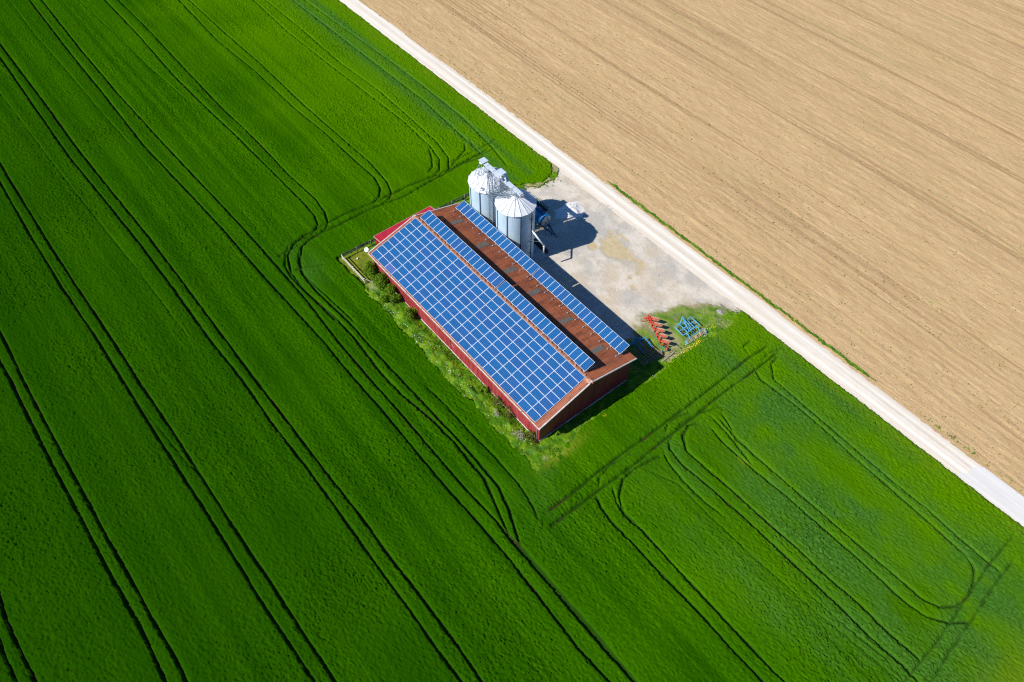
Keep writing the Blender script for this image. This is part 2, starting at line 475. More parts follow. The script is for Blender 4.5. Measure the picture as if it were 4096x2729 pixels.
rough = 0.6 + 0.8 * vnoise(X, Y, 9, 9, 13)
south = sstep(0, 8, X)
H = 0.42 + 0.058 * fine * rough + 0.028 * clump + 0.03 * big
# wheel ruts reach the soil in places
soilness = depth * (0.45 + 0.75 * vnoise(X, Y, 6, 3, 14))
H = H * (1 - 0.92 * depth)
H = np.maximum(H, 0.03) * sstep(-0.12, 0.25, cd) ** 0.5
Z = g(Y) + H


def blob(cx, cy, rx, ry):
    return np.exp(-(((X - cx) / rx) ** 2 + ((Y - cy) / ry) ** 2))


wn1 = vnoise(X, Y, 5, 3, 21) * 0.6 + vnoise(X, Y, 1.7, 1.3, 22) * 0.4
tint = 0.0
for b in ((16, 14.5, 8, 3), (25, 13, 9, 4), (14, 20, 6, 3), (12, 4.5, 4, 1.6), (25, 8, 10, 1.8), (46, 10, 7, 9), (43, 18, 5, 7),
          (35, 16, 9, 2), (30, 22, 14, 1.2), (2, -9, 3, 2), (6.5, -13, 5, 2.5), (1.8, 21.5, 1.6, 2.6), (-44, -15, 4, 2), (38, 5, 9, 3),
          (5, 20, 3, 3), (30, -1, 12, 2), (17, 27, 10, .9)):
    tint = tint + blob(*b)
tint = np.clip(tint, 0, 1.1) * 0.8 * (0.1 + 1.35 * np.clip(wn1 - 0.15, 0, 1))
strip = np.exp(-((Y - 21.6) / 0.75) ** 2) + np.exp(-((Y - 24.6) / 0.75) ** 2) + 0.45 * np.exp(-((Y - 22.2) / 3.2) ** 2) * (X < -58)
tint = tint + strip * (X < -40) * (0.5 + 0.5 * wn1) + 0.28 * sstep(2, 12, X) * sstep(-10, 8, Y) * sstep(.3, .7, wn1)
tint = np.clip(tint + np.clip(depth * 1.2, 0, 1) * 0.15, 0, 1)
yellow = np.clip(.75 * blob(53, 8, 4.5, 12) + blob(1.9, -6.6, 0.8, 3.2) * 1.1 * (vnoise(X, Y, .8, .6, 24) > .4) + 0.9 * blob(16.4, 9.9, 0.7, .35) + .35 * sstep(25.5, 29, Y) * vnoise(X, Y, 3, 1, 25)
                 + 0.5 * blob(-1, 24, 3, 3), 0, 1)

m = Mat('crop_leaves', 1.0, 0, 0.0)
streak = m.ramp(m.noise(1.0, 5, m.mapped((0.010, 0.62, 1)), .65), 0.40, 0.60)
patch = m.ramp(m.noise(0.11, 4), 0.3, 0.7)
speck = m.ramp(m.noise(3.1, 3), 0.33, 0.68)
c = m.mix(streak, (0.0155, 0.078, 0.0001), (0.040, 0.144, 0.0002))
c = m.mix(m.math('MULTIPLY', patch, 0.35), c, (0.050, 0.155, 0.0002))
c = m.mix(m.math('MULTIPLY', speck, 0.55), c, (0.015, 0.070, 0.0002))
blue = m.mix(speck, (0.028, 0.100, 0.006), (0.052, 0.145, 0.018))
rows_ = m.ramp(m.noise(1.0, 2, m.mapped((0.04, 2.3, 1), (5, 2, 0))), 0.42, 0.60)
c = m.mix(m.math('MULTIPLY', rows_, 0.30), c, (0.016, 0.066, 0.0002))
sp = m.nt.nodes.new('ShaderNodeSeparateXYZ')
m.L(m.tc, sp.inputs[0])
# crop colour painted darker to the south-west, lighter by the track, imitating light falloff
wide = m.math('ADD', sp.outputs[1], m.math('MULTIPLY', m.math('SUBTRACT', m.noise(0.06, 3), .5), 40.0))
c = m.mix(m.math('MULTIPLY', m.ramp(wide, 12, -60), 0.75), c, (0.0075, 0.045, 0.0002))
c = m.mix(m.math('MULTIPLY', m.ramp(wide, -14, 32), 0.72), c, (0.082, 0.195, 0.0003))
c = m.mix(m.attr('tint'), c, blue)
c = m.mix(m.attr('yellow'), c, (0.13, 0.19, 0.012))
c = m.mix(m.math('MULTIPLY', m.ramp(m.attr('rut'), 0.35, 0.85), 0.60), c, (0.010, 0.028, 0.004))
c = m.mix(m.ramp(m.attr('soil'), 0.80, 1.05), c, (0.040, 0.028, 0.014))
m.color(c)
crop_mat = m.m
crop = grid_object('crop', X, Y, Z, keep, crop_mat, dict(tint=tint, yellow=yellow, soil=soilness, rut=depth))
tag(crop, 'dense green cereal crop with dark tractor tramlines pressed through it', 'crop', kind='stuff')
DEPTH_X, DEPTH_Y = xs, ys

# --- the worked brown field beyond the track
xs, ys, X, Y = grid(-128, 66, 0.34, 33.0, 172, 0.14)
keep = in_foot(X, Y)
row = np.zeros_like(X)
wy = Y + (vnoise(X, Y, 40, 400, 41) - 0.5) * 1.6
for k, (per, amp) in enumerate(((3.0, .5), (1.5, .3), (0.75, .25), (7.3, .5))):
    row += amp * vnoise(X * 0 + (X > -1e9) * X / 60.0, wy / per, 1.0, 1.0, 42 + k)
fine = rng.normal(size=X.shape)
H = 0.05 + 0.10 * (row - 0.7) + 0.019 * fine + 0.07 * (vnoise(X, Y, .9, .6, 47) - .5)
H = np.maximum(H, 0.01)
wl = Y + (vnoise(X, Y, 60, 500, 48) - 0.5) * 2.2
thin = vnoise(X, wl, 48, .42, 49)
broad = vnoise(X, wl, 70, 2.2, 55)
furrow = sstep(.52, .80, thin) * (0.30 + .7 * sstep(.35, .75, broad)) * (.35 + .5 * vnoise(X, Y, 5, 1.2, 56) + .5 * vnoise(X, Y, .7, .4, 57))
furrow = np.clip(furrow + .35 * sstep(.6, .9, broad), 0, 1)
H = H - .05 * furrow
m = Mat('worked_soil', 0.95, 0, 0.08)
c = m.mix(m.ramp(m.noise(0.8, 6, m.mapped((0.25, 1.0, 1))), 0.25, 0.75), (0.44, 0.296, 0.144), (0.53, 0.370, 0.190))
c = m.mix(m.math('MULTIPLY', m.ramp(m.noise(0.9, 4, m.mapped((0.03, 1.6, 1), (3, 9, 0))), 0.52, 0.66), 0.22), c, (0.31, 0.19, 0.10))
c = m.mix(m.math('MULTIPLY', m.ramp(m.noise(1.0, 3, m.mapped((0.012, 2.6, 1), (1, 3, 0))), 0.54, 0.66), 0.22), c, (0.29, 0.18, 0.09))
c = m.mix(m.math('MULTIPLY', m.attr('furrow'), 0.58), c, (0.265, 0.160, 0.075))
c = m.mix(m.math('MULTIPLY', m.ramp(m.noise(5.0, 5), 0.52, 0.72), 0.6), c, (0.65, 0.50, 0.32))
c = m.mix(m.math('MULTIPLY', m.ramp(m.noise(2.4, 5, m.mapped(loc=(4, 4, 4))), 0.55, 0.78), 0.5), c, (0.235, 0.13, 0.062))
c = m.mix(m.math('MULTIPLY', m.ramp(m.noise(0.045, 3), 0.45, 0.7), 0.25), c, (0.40, 0.275, 0.125))
c = m.mix(m.math('MULTIPLY', m.ramp(m.noise(0.5, 4, m.mapped((0.03, 1.0, 1), (2, 7, 0))), 0.54, 0.68), 0.35), c, (0.33, 0.27, 0.115))
gw = m.math('MULTIPLY', m.ramp(m.noise(2.2, 4, m.mapped((0.5, 1, 1), (8, 1, 0))), 0.62, 0.70), m.ramp(m.noise(0.09, 3, m.mapped((0.35, 1, 1), (2, 5, 0))), 0.5, 0.64))
c = m.mix(m.math('MULTIPLY', gw, 0.75), c, (0.20, 0.24, 0.045))
m.color(c)
field = grid_object('soil_field', X, Y, g(Y) + H, keep, m.m, dict(furrow=furrow))
tag(field, kind='structure')

# --- white limestone track
xs, ys, X, Y = grid(-130, 72, 0.24, 28.6, 34.2, 0.14)
e1 = 29.2 + (vnoise(X, Y, 5, 50, 51) - .5) * .3 + (vnoise(X, Y, .5, 50, 52) - .5) * .10
e2 = 33.3 + (vnoise(X, Y, 7, 50, 53) - .5) * .4 + (vnoise(X, Y, .6, 50, 54) - .5) * .12 - 0.5 * sstep(-60, -95, X)
keep = in_foot(X, Y) & (Y > e1) & (Y < e2)
crown = 0.055 * (1 - ((Y - 31.3) / 2.2) ** 2) - 0.03 * (np.exp(-((Y - 30.5) / .28) ** 2) + np.exp(-((Y - 32.1) / .28) ** 2))
H = 0.055 + crown + 0.006 * rng.normal(size=X.shape)
m = Mat('limestone_track', 0.95, 0, 0.1)
worn = m.noise(1.0, 4, m.mapped((0.02, 1.6, 1)))
c = m.mix(m.ramp(worn, 0.35, 0.65), (0.64, 0.565, 0.465), (0.77, 0.715, 0.63))
c = m.mix(m.math('MULTIPLY', m.ramp(m.noise(6, 6), 0.45, 0.75), 0.45), c, (0.58, 0.50, 0.40))
c = m.mix(m.math('MULTIPLY', m.ramp(m.noise(0.4, 4), 0.5, 0.7), 0.35), c, (0.80, 0.77, 0.72))
c = m.mix(m.math('MULTIPLY', m.attr('line'), 0.75), m.mix(0.22, c, (0.50, 0.43, 0.32)), (0.80, 0.765, 0.70))
m.color(c)
m.bump(m.noise(9, 4), 0.5, 0.03)
wl_ = Y + (vnoise(X, Y, 12, 90, 58) - .5) * .35
line = (np.exp(-((wl_ - 30.45) / .34) ** 2) + np.exp(-((wl_ - 32.15) / .34) ** 2)) * (.5 + .5 * vnoise(X, Y, 4, 4, 59))
tag(grid_object('road', X, Y, g(Y) + np.maximum(H, .02), keep, m.m, dict(line=line)), kind='structure')

# the newer, whiter surfaced stretch at the near end of the track
MBx = MB()
P = [(33.8, 29.7), (34.6, 31.2), (34.4, 32.2), (35.4, 33.1)]
nx = 40
vs, fs = [], []
for i in range(nx + 1):
    for j in range(9):
        t = j / 8
        y = 29.45 + t * 3.75
        xa = np.interp(y, [p[1] for p in P], [p[0] for p in P]) + 0.12 * math.sin(y * 9)
        x = xa + (70 - xa) * i / nx
        cr = 0.055 * (1 - ((y - 31.3) / 2.2) ** 2)
        vs.append((x, y, g(y) + 0.055 + cr + 0.022))
for i in range(nx):
    for j in range(8):
        a = i * 9 + j
        fs.append((a, a + 9, a + 10, a + 1))
MBx.add(vs, fs)
m = Mat('new_gravel', 0.95, 0, 0.1)
c = m.mix(m.ramp(m.noise(1.2, 5, m.mapped((0.08, 1, 1)))), (0.58, 0.56, 0.53), (0.69, 0.67, 0.645))
m.color(m.mix(m.math('MULTIPLY', m.ramp(m.noise(9, 5)), .3), c, (0.58, 0.57, 0.54)))
tag(MBx.build('road_surface', m.m), kind='structure')

# --- gravel yard between barn and track
xs, ys, X, Y = grid(-43, 3, 0.16, 5.5, 29.9, 0.15)
yd = yard_dist(X, Y)
edge = (vnoise(X, Y, 1.6, 1.6, 61) - .5) * 1.6 + (vnoise(X, Y, .4, .4, 62) - .5) * .9
keep = (yd + edge > -0.35)
pud = np.full_like(X, -1.0)
for cx, cy, rx, ry in ((-19.5, 23.6, 2.6, 1.75), (-20.6, 24.2, 1.5, 1.4), (-18.7, 23.4, 2.2, 1.5), (-17.2, 24.1, 1.3, .55), (-19.8, 22.6, 1.6, .9), (-22.0, 21.3, .75, .8), (-13.8, 23.0, .35, .55),
                      (-13.9, 21.2, .3, .35), (-12.2, 20.1, .5, .4), (-15.2, 24.5, .9, .5), (-21.2, 24.9, .9, .8), (-14.6, 23.8, .5, .5), (-20.6, 26.4, 1.2, .3), (-22.6, 25.6, .5, .4)):
    pud = np.maximum(pud, 1.25 - np.hypot((X - cx) / rx, (Y - cy) / ry))
pud = pud + (vnoise(X, Y, .8, .8, 63) - .5) * .55 + (vnoise(X, Y, .25, .25, 64) - .5) * .3
H = 0.045 + 0.012 * rng.normal(size=X.shape) + 0.07 * (vnoise(X, Y, 3, 3, 65) - .5)
H = np.maximum(H, .012)
wet = sstep(.10, .42, pud)
H = H * (1 - .55 * wet)
rim = sstep(-.12, .15, pud) * (1 - wet)
m = Mat('yard_gravel', 0.95, 0, 0.15)
grey, beige, pale = (0.41, 0.385, 0.345), (0.50, 0.42, 0.315), (0.61, 0.55, 0.46)
c = m.mix(m.ramp(m.noise(0.16, 5, m.mapped(loc=(3, 1, 0))), 0.38, 0.62), grey, beige)
c = m.mix(m.math('MULTIPLY', m.ramp(m.noise(0.34, 6, m.mapped((1, 1, 1), (9, 4, 0))), 0.42, 0.66), 0.85), c, pale)
c = m.mix(m.math('MULTIPLY', m.ramp(m.noise(1.2, 6), 0.5, 0.75), 0.45), c, (0.36, 0.31, 0.24))
c = m.mix(m.math('MULTIPLY', m.ramp(m.noise(9, 5), 0.5, 0.75), 0.5), c, (0.66, 0.62, 0.56))
c = m.mix(m.math('MULTIPLY', m.ramp(m.noise(5, 5, m.mapped(loc=(5, 5, 5))), 0.56, 0.75), 0.45), c, (0.27, 0.235, 0.19))
c = m.mix(m.math('MULTIPLY', m.attr('rim'), 0.75), c, (0.37, 0.33, 0.27))
c = m.mix(m.math('MULTIPLY', m.attr('mossy'), 0.8), c, (0.17, 0.185, 0.05))
mud = m.mix(m.ramp(m.noise(1.5, 4)), (0.44, 0.35, 0.20), (0.51, 0.42, 0.26))
c = m.mix(m.attr('wet'), c, mud)
m.color(c)
m.L(m.math('SUBTRACT', 0.95, m.math('MULTIPLY', m.attr('wet'), 0.35)), m.p.inputs['Roughness'])
m.bump(m.noise(10, 4), 0.45, 0.03)
mossy = np.clip(sstep(1.6, -.4, yd + edge) * (vnoise(X, Y, .5, .5, 66) * 1.1) * (X > -12), 0, 1) + np.clip(sstep(.8, -.4, yd + edge), 0, 1) * (vnoise(X, Y, .4, .4, 67) > .5) * .8
near_road = sstep(27.4, 28.9, Y)
tag(grid_object('yard', X, Y, g(Y) + H, keep, m.m, dict(wet=wet, rim=rim, mossy=np.clip(mossy, 0, 1))), kind='structure')

# --- rough grass between crop, barn and yard
xs, ys, X, Y = grid(-43, 3.4, 0.13, -11.4, 29.9, 0.12)
cd = crop_dist(X, Y)
yd = yard_dist(X, Y)
edge = (vnoise(X, Y, 1.6, 1.6, 61) - .5) * 1.6 + (vnoise(X, Y, .4, .4, 62) - .5) * .9
patchy = vnoise(X, Y, .7, .7, 71)
keep = (cd < 0.25) & ((yd + edge < 0.1) | ((yd + edge < .9) & (patchy > .62))) & (Y < 29.5) & ~((X > -36.9) & (X < -0.9) & (Y > -7.7) & (Y < 7.4))
west = sstep(-8.6, -9.0, Y)
pen = ((X < -35.2) & (Y < 15))
bare = sstep(.45, .75, vnoise(X, Y, 2.5, 2.5, 72)) * ((Y > 14) & (X > -12))
hh = 0.10 + 0.16 * vnoise(X, Y, 1.2, 1.0, 73) + 0.05 * rng.normal(size=X.shape)
hh = hh + (0.34 * vnoise(X, Y, .8, .6, 74) + .08) * sstep(-8.1, -9.1, Y) * sstep(1.6, -.2, X) * (~pen) + .22 * (X > -.8) * (Y < 12) * vnoise(X, Y, .6, .6, 75)
hh = np.where(pen, .05 + .02 * rng.normal(size=X.shape), hh)
hh = np.where((Y > 12) & (X > -12) & (X < 0), .04 + .10 * vnoise(X, Y, 1, 1, 76) * (1 - bare) + .018 * rng.normal(size=X.shape), hh)
hh = np.maximum(hh, .012) * sstep(.9, -.1, yd + edge + .1)
m = Mat('rough_grass', 0.75, 0, 0.15)
c = m.mix(m.ramp(m.noise(0.9, 5), 0.36, 0.64), (0.045, 0.140, 0.002), (0.13, 0.240, 0.005))
c = m.mix(m.math('MULTIPLY', m.ramp(m.noise(0.55, 4, m.mapped(loc=(3, 8, 0))), 0.58, 0.72), 0.6), c, (0.040, 0.120, 0.020))
c = m.mix(m.math('MULTIPLY', m.ramp(m.noise(1.6, 5, m.mapped(loc=(6, 2, 0))), 0.62, 0.74), 0.35), c, (0.20, 0.21, 0.06))
c = m.mix(m.math('MULTIPLY', m.ramp(m.noise(5, 5), 0.55, 0.75), 0.4), c, (0.03, 0.075, 0.006))
c = m.mix(m.attr('dry'), c, m.mix(m.ramp(m.noise(2, 4)), (0.27, 0.225, 0.12), (0.36, 0.30, 0.18)))
c = m.mix(m.attr('lawn'), c, m.mix(m.ramp(m.noise(1.3, 4)), (0.085, 0.125, 0.006), (0.20, 0.20, 0.018)))
m.color(c)
dry = np.clip(bare * .30 + (.36 * ((Y > 12.5) & (X > -9) & (X < -.6))) * (.0 + 1.1 * vnoise(X, Y, .6, .6, 79)) + bare * .3 + .8 * ((Y > 12) & (X > -12)) * sstep(-.2, 1.0, yd + edge + .8) * .8 + .5 * np.exp(-((X + 34.4) / 1.0) ** 2 - ((Y + 9.6) / .7) ** 2) + .35 * (np.abs(X - 1.6) < .6) * (Y < -2) * (Y > -9) * (vnoise(X, Y, .7, .7, 77) > .6) + ((X < -36.5) & (Y > 18)) * sstep(.4, .7, vnoise(X, Y, .9, .9, 78)) * .8, 0, 1)
lawn = (pen & (Y < -6) & (X > -42)).astype(float) * .85
grass = grid_object('grass', X, Y, g(Y) + hh, keep, m.m, dict(dry=dry, lawn=lawn))
tag(grass, 'rough grass round the barn, yard edge and fenced pen', 'grass', kind='stuff')

# --- narrow green verge between track and brown field
xs, ys, X, Y = grid(-34, 48, 0.13, 32.8, 35.2, 0.10)
wv = (vnoise(X, Y, 1.2, 40, 81) - .5) * .45 + (vnoise(X, Y, .35, 40, 82) - .5) * .2
half = .31 * sstep(-32.6, -30, X) * (1 - sstep(17, 20.5, X))
keep = np.abs(Y - 33.78 + wv * .5) < half + wv * .3 * (half > .1)
hh = .10 + .16 * vnoise(X, Y, .5, .4, 84) + .05 * rng.normal(size=X.shape)
m = Mat('verge_grass', 0.75, 0, 0.15)
m.color(m.mix(m.ramp(m.noise(1.4, 5), .35, .65), (0.040, 0.115, 0.008), (0.10, 0.20, 0.012)))
verge = grid_object('verge_grass', X, Y, g(Y) + np.maximum(hh, .02), keep & (half > .05), m.m)
tag(verge, 'thin strip of green grass between white track and brown field', 'grass', kind='stuff')


# ------------------------------------------------------------------ foliage helpers
def leaf_cloud(centres, radii, counts, size, seed, squash=1.0, upbias=0.0):
    """many small leaf quads inside overlapping clumps"""
    r = np.random.default_rng(seed)
    Vs = []
    for (cx, cy, cz), rr, n in zip(centres, radii, counts):
        d = r.normal(size=(n, 3))
        d /= np.linalg.norm(d, axis=1)[:, None]
        p = d * (rr * r.random(n) ** 0.45)[:, None]
        p[:, 2] *= squash
        p += (cx, cy, cz)
        nrm = d * .7 + r.normal(size=(n, 3)) * .6 + (0, 0, upbias)
        nrm /= np.linalg.norm(nrm, axis=1)[:, None]
        t = np.cross(nrm, r.normal(size=(n, 3)))
        t /= np.linalg.norm(t, axis=1)[:, None]
        b = np.cross(nrm, t)
        s = (size * (0.55 + .9 * r.random(n)))[:, None]
        Vs.append(np.stack([p - t * s, p - b * s * .55, p + t * s, p + b * s * .55], 1).reshape(-1, 3))
    V = np.concatenate(Vs)
    return V, np.arange(len(V)).reshape(-1, 4)


def leaf_mat(name, dark, light, scale=2.5, rough=.55):
    m = Mat(name, rough, 0, .2)
    c = m.mix(m.ramp(m.noise(scale, 3), .35, .65), dark, light)
    c = m.mix(m.math('MULTIPLY', m.ramp(m.noise(scale * 6, 2), .5, .7), .5), c, tuple(k * .6 for k in dark))
    m.color(c)
    n = m.nt.nodes.new('ShaderNodeBsdfTranslucent')
    mx = m.nt.nodes.new('ShaderNodeMixShader')
    mx.inputs[0].default_value = .28
    m.L(c, n.inputs[0])
    m.L(m.p.outputs[0], mx.inputs[1])
    m.L(n.outputs[0], mx.inputs[2])
    out = [q for q in m.nt.nodes if q.type == 'OUTPUT_MATERIAL'][0]
    m.L(mx.outputs[0], out.inputs[0])
    return m.m


def child_np(name, V, F, mat, parent):
    off = np.array(parent.location)
    o = npmesh(name, V - off, F, mat)
    o.parent = parent
    return o


bark = simple('bark', (0.16, 0.12, 0.085), .9, var=.4, scale=9)
pale_bark = simple('dead_wood', (0.50, 0.46, 0.40), .9, var=.3, scale=9)
FIR = leaf_mat('dark_shrub_leaves', (0.07, 0.165, 0.005), (0.19, 0.33, 0.010))
LIME = leaf_mat('light_shrub_leaves', (0.09, 0.20, 0.006), (0.20, 0.34, 0.012))
OLIVE = leaf_mat('olive_leaves', (0.10, 0.13, 0.012), (0.20, 0.20, 0.03))


def shrub(name, x, y, h, r, leaves, mat, label, cat='shrub', group=None, size=.10, seed=0, stem=bark, nb=7, squash=1.1):
    rr = random.Random(seed)
    z0 = g(y)
    e = empty(name, (x, y, z0), 0, label, cat, group)
    cs, rs, ns = [], [], []
    st = MB()
    st.tube((x, y, z0), (x + .05, y, z0 + h * .5), .05 * h / 2, .03)
    for k in range(nb):
        a = TAU * k / nb + rr.uniform(-.5, .5)
        q = rr.uniform(.25, .95) * r
        zz = z0 + h * rr.uniform(.28, .72)
        c = (x + q * math.cos(a), y + q * math.sin(a), zz)
        cs.append(c)
        rs.append(r * rr.uniform(.34, .55))
        ns.append(int(leaves / (nb + 2) * rr.uniform(.7, 1.3)))
        st.tube((x, y, z0 + h * rr.uniform(.1, .35)), c, .028, .012, n=5)
    cs.append((x, y, z0 + h * .72)); rs.append(r * .5); ns.append(int(leaves * .16))
    V, F = leaf_cloud(cs, rs, ns, size, seed + 100, squash)
    V[:, 1] = np.where(V[:, 2] < z0 + .02, V[:, 1], V[:, 1])
    V[:, 2] = np.maximum(V[:, 2], z0 + .03)
    V = V.reshape(-1, 4, 3)
    keepq = ~((V[:, :, 1].max(1) > -7.64) & (V[:, :, 0].min(1) > -36.9) & (V[:, :, 0].max(1) < -.85))
    V = V[keepq].reshape(-1, 3)
    child_np('foliage', V, np.arange(len(V)).reshape(-1, 4), mat, e)
    st.build('stem', stem, e)
    return e

# ------------------------------------------------------------------ the barn
XN, XS, WW, HR = -37.14, -0.56, 8.03, 6.20         # gable ends, half width at the eaves, ridge height
SL = 0.26553
TS, CS, SS = math.tan(SL), math.cos(SL), math.sin(SL)


def rz(y):
    """roof height at y"""
    return HR - abs(y) * TS


def roof_mat(name, hi, lo, seed):
    m = Mat(name, 0.9, 0, 0.15)
    c = m.mix(m.ramp(m.noise(0.7, 6, m.mapped((1.4, .35, .35), (seed, 0, 0))), .34, .66), lo, hi)
    c = m.mix(m.math('MULTIPLY', m.ramp(m.noise(2.4, 6, m.mapped((1.6, .28, .3), (seed, 4, 0))), .5, .7), .65), c, tuple(k * .52 for k in lo))
    c = m.mix(m.math('MULTIPLY', m.ramp(m.noise(9, 5, m.mapped(loc=(seed, 1, 0))), .62, .74), .55), c, (.52, .40, .33))
    c = m.mix(m.math('MULTIPLY', m.ramp(m.noise(1.1, 4, m.mapped((3, .4, .4), (seed, 9, 0))), .58, .72), .5), c, (.42, .17, .05))
    m.color(c)
    return m.m


ROOFM = roof_mat('rusty_roof_sheets', (0.44, 0.150, 0.070), (0.29, 0.100, 0.055), 2)
ROOFW = roof_mat('orange_roof_sheets', (0.42, 0.17, 0.105), (0.33, 0.13, 0.08), 5)
GREYSHEET = simple('grey_roof_light', (0.20, 0.185, 0.16), .8, var=.35, scale=6, dirt=(.10, .09, .06))
TRIM = simple('weathered_trim', (0.50, 0.46, 0.44), .85, var=.3, scale=5, dirt=(.33, .24, .17))
TERRA = simple('terracotta', (0.50, 0.235, 0.135), .85, var=.3, scale=3, dirt=(.25, .13, .08))
CWM = simple('dull_zinc', (.20, .26, .31), .6, .2, var=.15)
PALEZ = simple('pale_zinc', (.50, .58, .67), .5, .1, var=.08)
GALV = simple('galvanised_steel', (0.44, 0.48, 0.53), .42, .55, .4, var=.12, scale=4)
ALU = simple('white_aluminium', (0.78, 0.82, 0.86), .35, .1, .4, var=.04, scale=4)
BLUEMETAL = simple('rack_steel', (0.42, 0.46, 0.52), .45, .5, .4, var=.1)
CONC = simple('concrete', (0.46, 0.455, 0.44), .9, var=.2, scale=2.5, dirt=(.28, .27, .24), bump=.3)
PLINTH = simple('pale_plinth', (0.66, 0.64, 0.60), .9, var=.2, scale=3, dirt=(.35, .32, .25))


def clad_mat(name, c, fade):
    m = Mat(name, .5, .0, .35)
    k = m.mix(m.ramp(m.noise(.8, 5, m.mapped((2.5, 2.5, .35))), .35, .65), c, fade)
    k = m.mix(m.math('MULTIPLY', m.ramp(m.noise(6, 5), .6, .75), .3), k, tuple(q * .6 for q in c))
    m.color(k)
    return m.m


REDW = clad_mat('red_cladding', (0.29, 0.030, 0.034), (0.40, 0.060, 0.065))
REDG = clad_mat('shaded_red_cladding', (0.26, 0.020, 0.026), (0.31, 0.030, 0.036))  # gable copy of the same red cladding, its shade put into the colour
REDL = clad_mat('bright_red_sheets', (0.30, 0.008, 0.022), (0.38, 0.014, 0.034))

barn = empty('barn', ((XN + XS) / 2, 0, g(0)), 0, 'long red barn with rusty corrugated roof covered in solar panels', 'barn')


def slope_sheet(x0, x1, y0, y1, side, pitch, amp, lift=0.0, per=8, thick=.02):
    """corrugated sheets running down one roof slope, waves seen across x"""
    n = max(1, int(round((x1 - x0) / pitch * per)))
    xs = np.linspace(x0, x1, n + 1)
    w = amp * np.cos((xs - XN) / pitch * TAU)
    rows = [y0, *np.arange(y0 + 1.62, y1 - .3, 1.62), y1]
    vs, fs = [], []
    mb = MB()
    for j in range(len(rows) - 1):
        a, b = rows[j], rows[j + 1] + (.10 if j < len(rows) - 2 else 0)
        la, lb = .0 + lift, .022 + lift
        vs = []
        for yy, l in ((a, la), (b, lb)):
            for x, ww in zip(xs, w):
                o = ww + l
                vs.append((x, side * (yy + o * SS), HR - yy * TS + o * CS))
        N = n + 1
        fs = [(i, i + 1, N + i + 1, N + i) if side < 0 else (i, N + i, N + i + 1, i + 1) for i in range(n)]
        mb.add(vs, fs)
    return mb


p = slope_sheet(XN, XS, 0.0, WW, 1, 0.177, 0.045).build('roof', ROOFM, barn, smooth=True)
tag(p, 'rusty brown east roof slope')
rp = slope_sheet(XN, XS, 0.0, WW, -1, 0.177, 0.045).build('roof', ROOFW, barn, smooth=True)
tag(rp, 'orange west roof slope')
# structure under the sheets so that the roof has thickness at its edges
und = MB()
for s in (-1, 1):
    vs = []
    for x in (XN + .03, XS - .03):
        for y, o in ((0.0, -.05), (WW - .04, -.05), (WW - .04, -.12), (0.0, -.12)):
            vs.append((x, s * y, rz(y) + o))
    und.add(vs, [(0, 1, 2, 3), (7, 6, 5, 4), (0, 4, 5, 1), (1, 5, 6, 2), (2, 6, 7, 3)])
und.build('roof_frame', simple('roof_timber', (.16, .11, .08), .9), barn)

# grey roof lights
for xc in (-33.45, -27.55, -21.5, -16.4, -10.25, -4.3):
    sk = slope_sheet(xc - .40, xc + .40, 3.8, 5.7, 1, .177, .045, lift=.03)
    sk.build('roof_light', GREYSHEET, p, smooth=True)

# ridge: rounded cap pieces with a raised collar each
rc = MB()
rts = {-1: MB(), 1: MB()}
x = XN
k = 0
while x < XS - .2:
    L = min(.885, XS - x)
    n = 10
    vs = []
    for (xx, R) in ((x, .20), (x + L * .72, .165), (x + L * .74, .215), (x + L, .23)):
        for i in range(n + 1):
            a = math.pi * i / n
            vs.append((xx, math.cos(a) * R * 1.45, rz(0) - .085 + math.sin(a) * R * .8))
    fs = []
    for j in range(3):
        for i in range(n):
            fs.append((j * 11 + i, j * 11 + i + 1, (j + 1) * 11 + i + 1, (j + 1) * 11 + i))
    fs.append(tuple(range(10, -1, -1)))
    fs.append(tuple(range(33, 44)))
    rc.add(vs, fs)
    # pressed apron tongues lying on the slopes
    for s in (-1, 1):
        vs = []
        for (xx, yy, o) in ((x + .04, .2, .05), (x + L - .05, .2, .05), (x + L - .1, .44, .055), (x + .1, .44, .055)):
            vs.append((xx, s * yy, rz(yy) + o))
        rts[s].add(vs + [(a, b, c - .03) for a, b, c in vs], [(0, 1, 2, 3), (7, 6, 5, 4), (0, 4, 5, 1), (1, 5, 6, 2), (2, 6, 7, 3), (3, 7, 4, 0)])
    # the humped saddle of each piece
    rc.lathe((x + L * .86, .17, rz(.17) + .0), ((.20, -.02), (.17, .07), (.10, .13), (.02, .15)), 8)
    x += L
    k += 1
rc_o = rc.build('ridge_cap', TERRA, barn, smooth=False)
for s in (-1, 1): rts[s].build('ridge_flashing', ROOFW, rc_o)

# verge trim along the four sloping edges, with joints
for s in (-1, 1):
    for xe, d in ((XN, -1), (XS, 1)):
        mb = MB()
        yy = .25
        while yy < WW:
            y2 = min(yy + 1.5, WW + .02)
            mb.bar((xe - d * .045, s * yy, rz(yy) + .055), (xe - d * .045, s * (y2 - .03), rz(y2 - .03) + .062), .15, .035)
            mb.bar((xe + d * .018, s * yy, rz(yy) - .035), (xe + d * .018, s * (y2 - .03), rz(y2 - .03) - .03), .03, .17)
            yy = y2
        mb.build('verge_trim', TRIM, barn)
# end caps at the ridge
for xe in (XN + .1, XS - .12):
    MB().box((xe, 0, rz(0) + .045), (.26, .5, .11)).build('ridge_end', TRIM, barn)

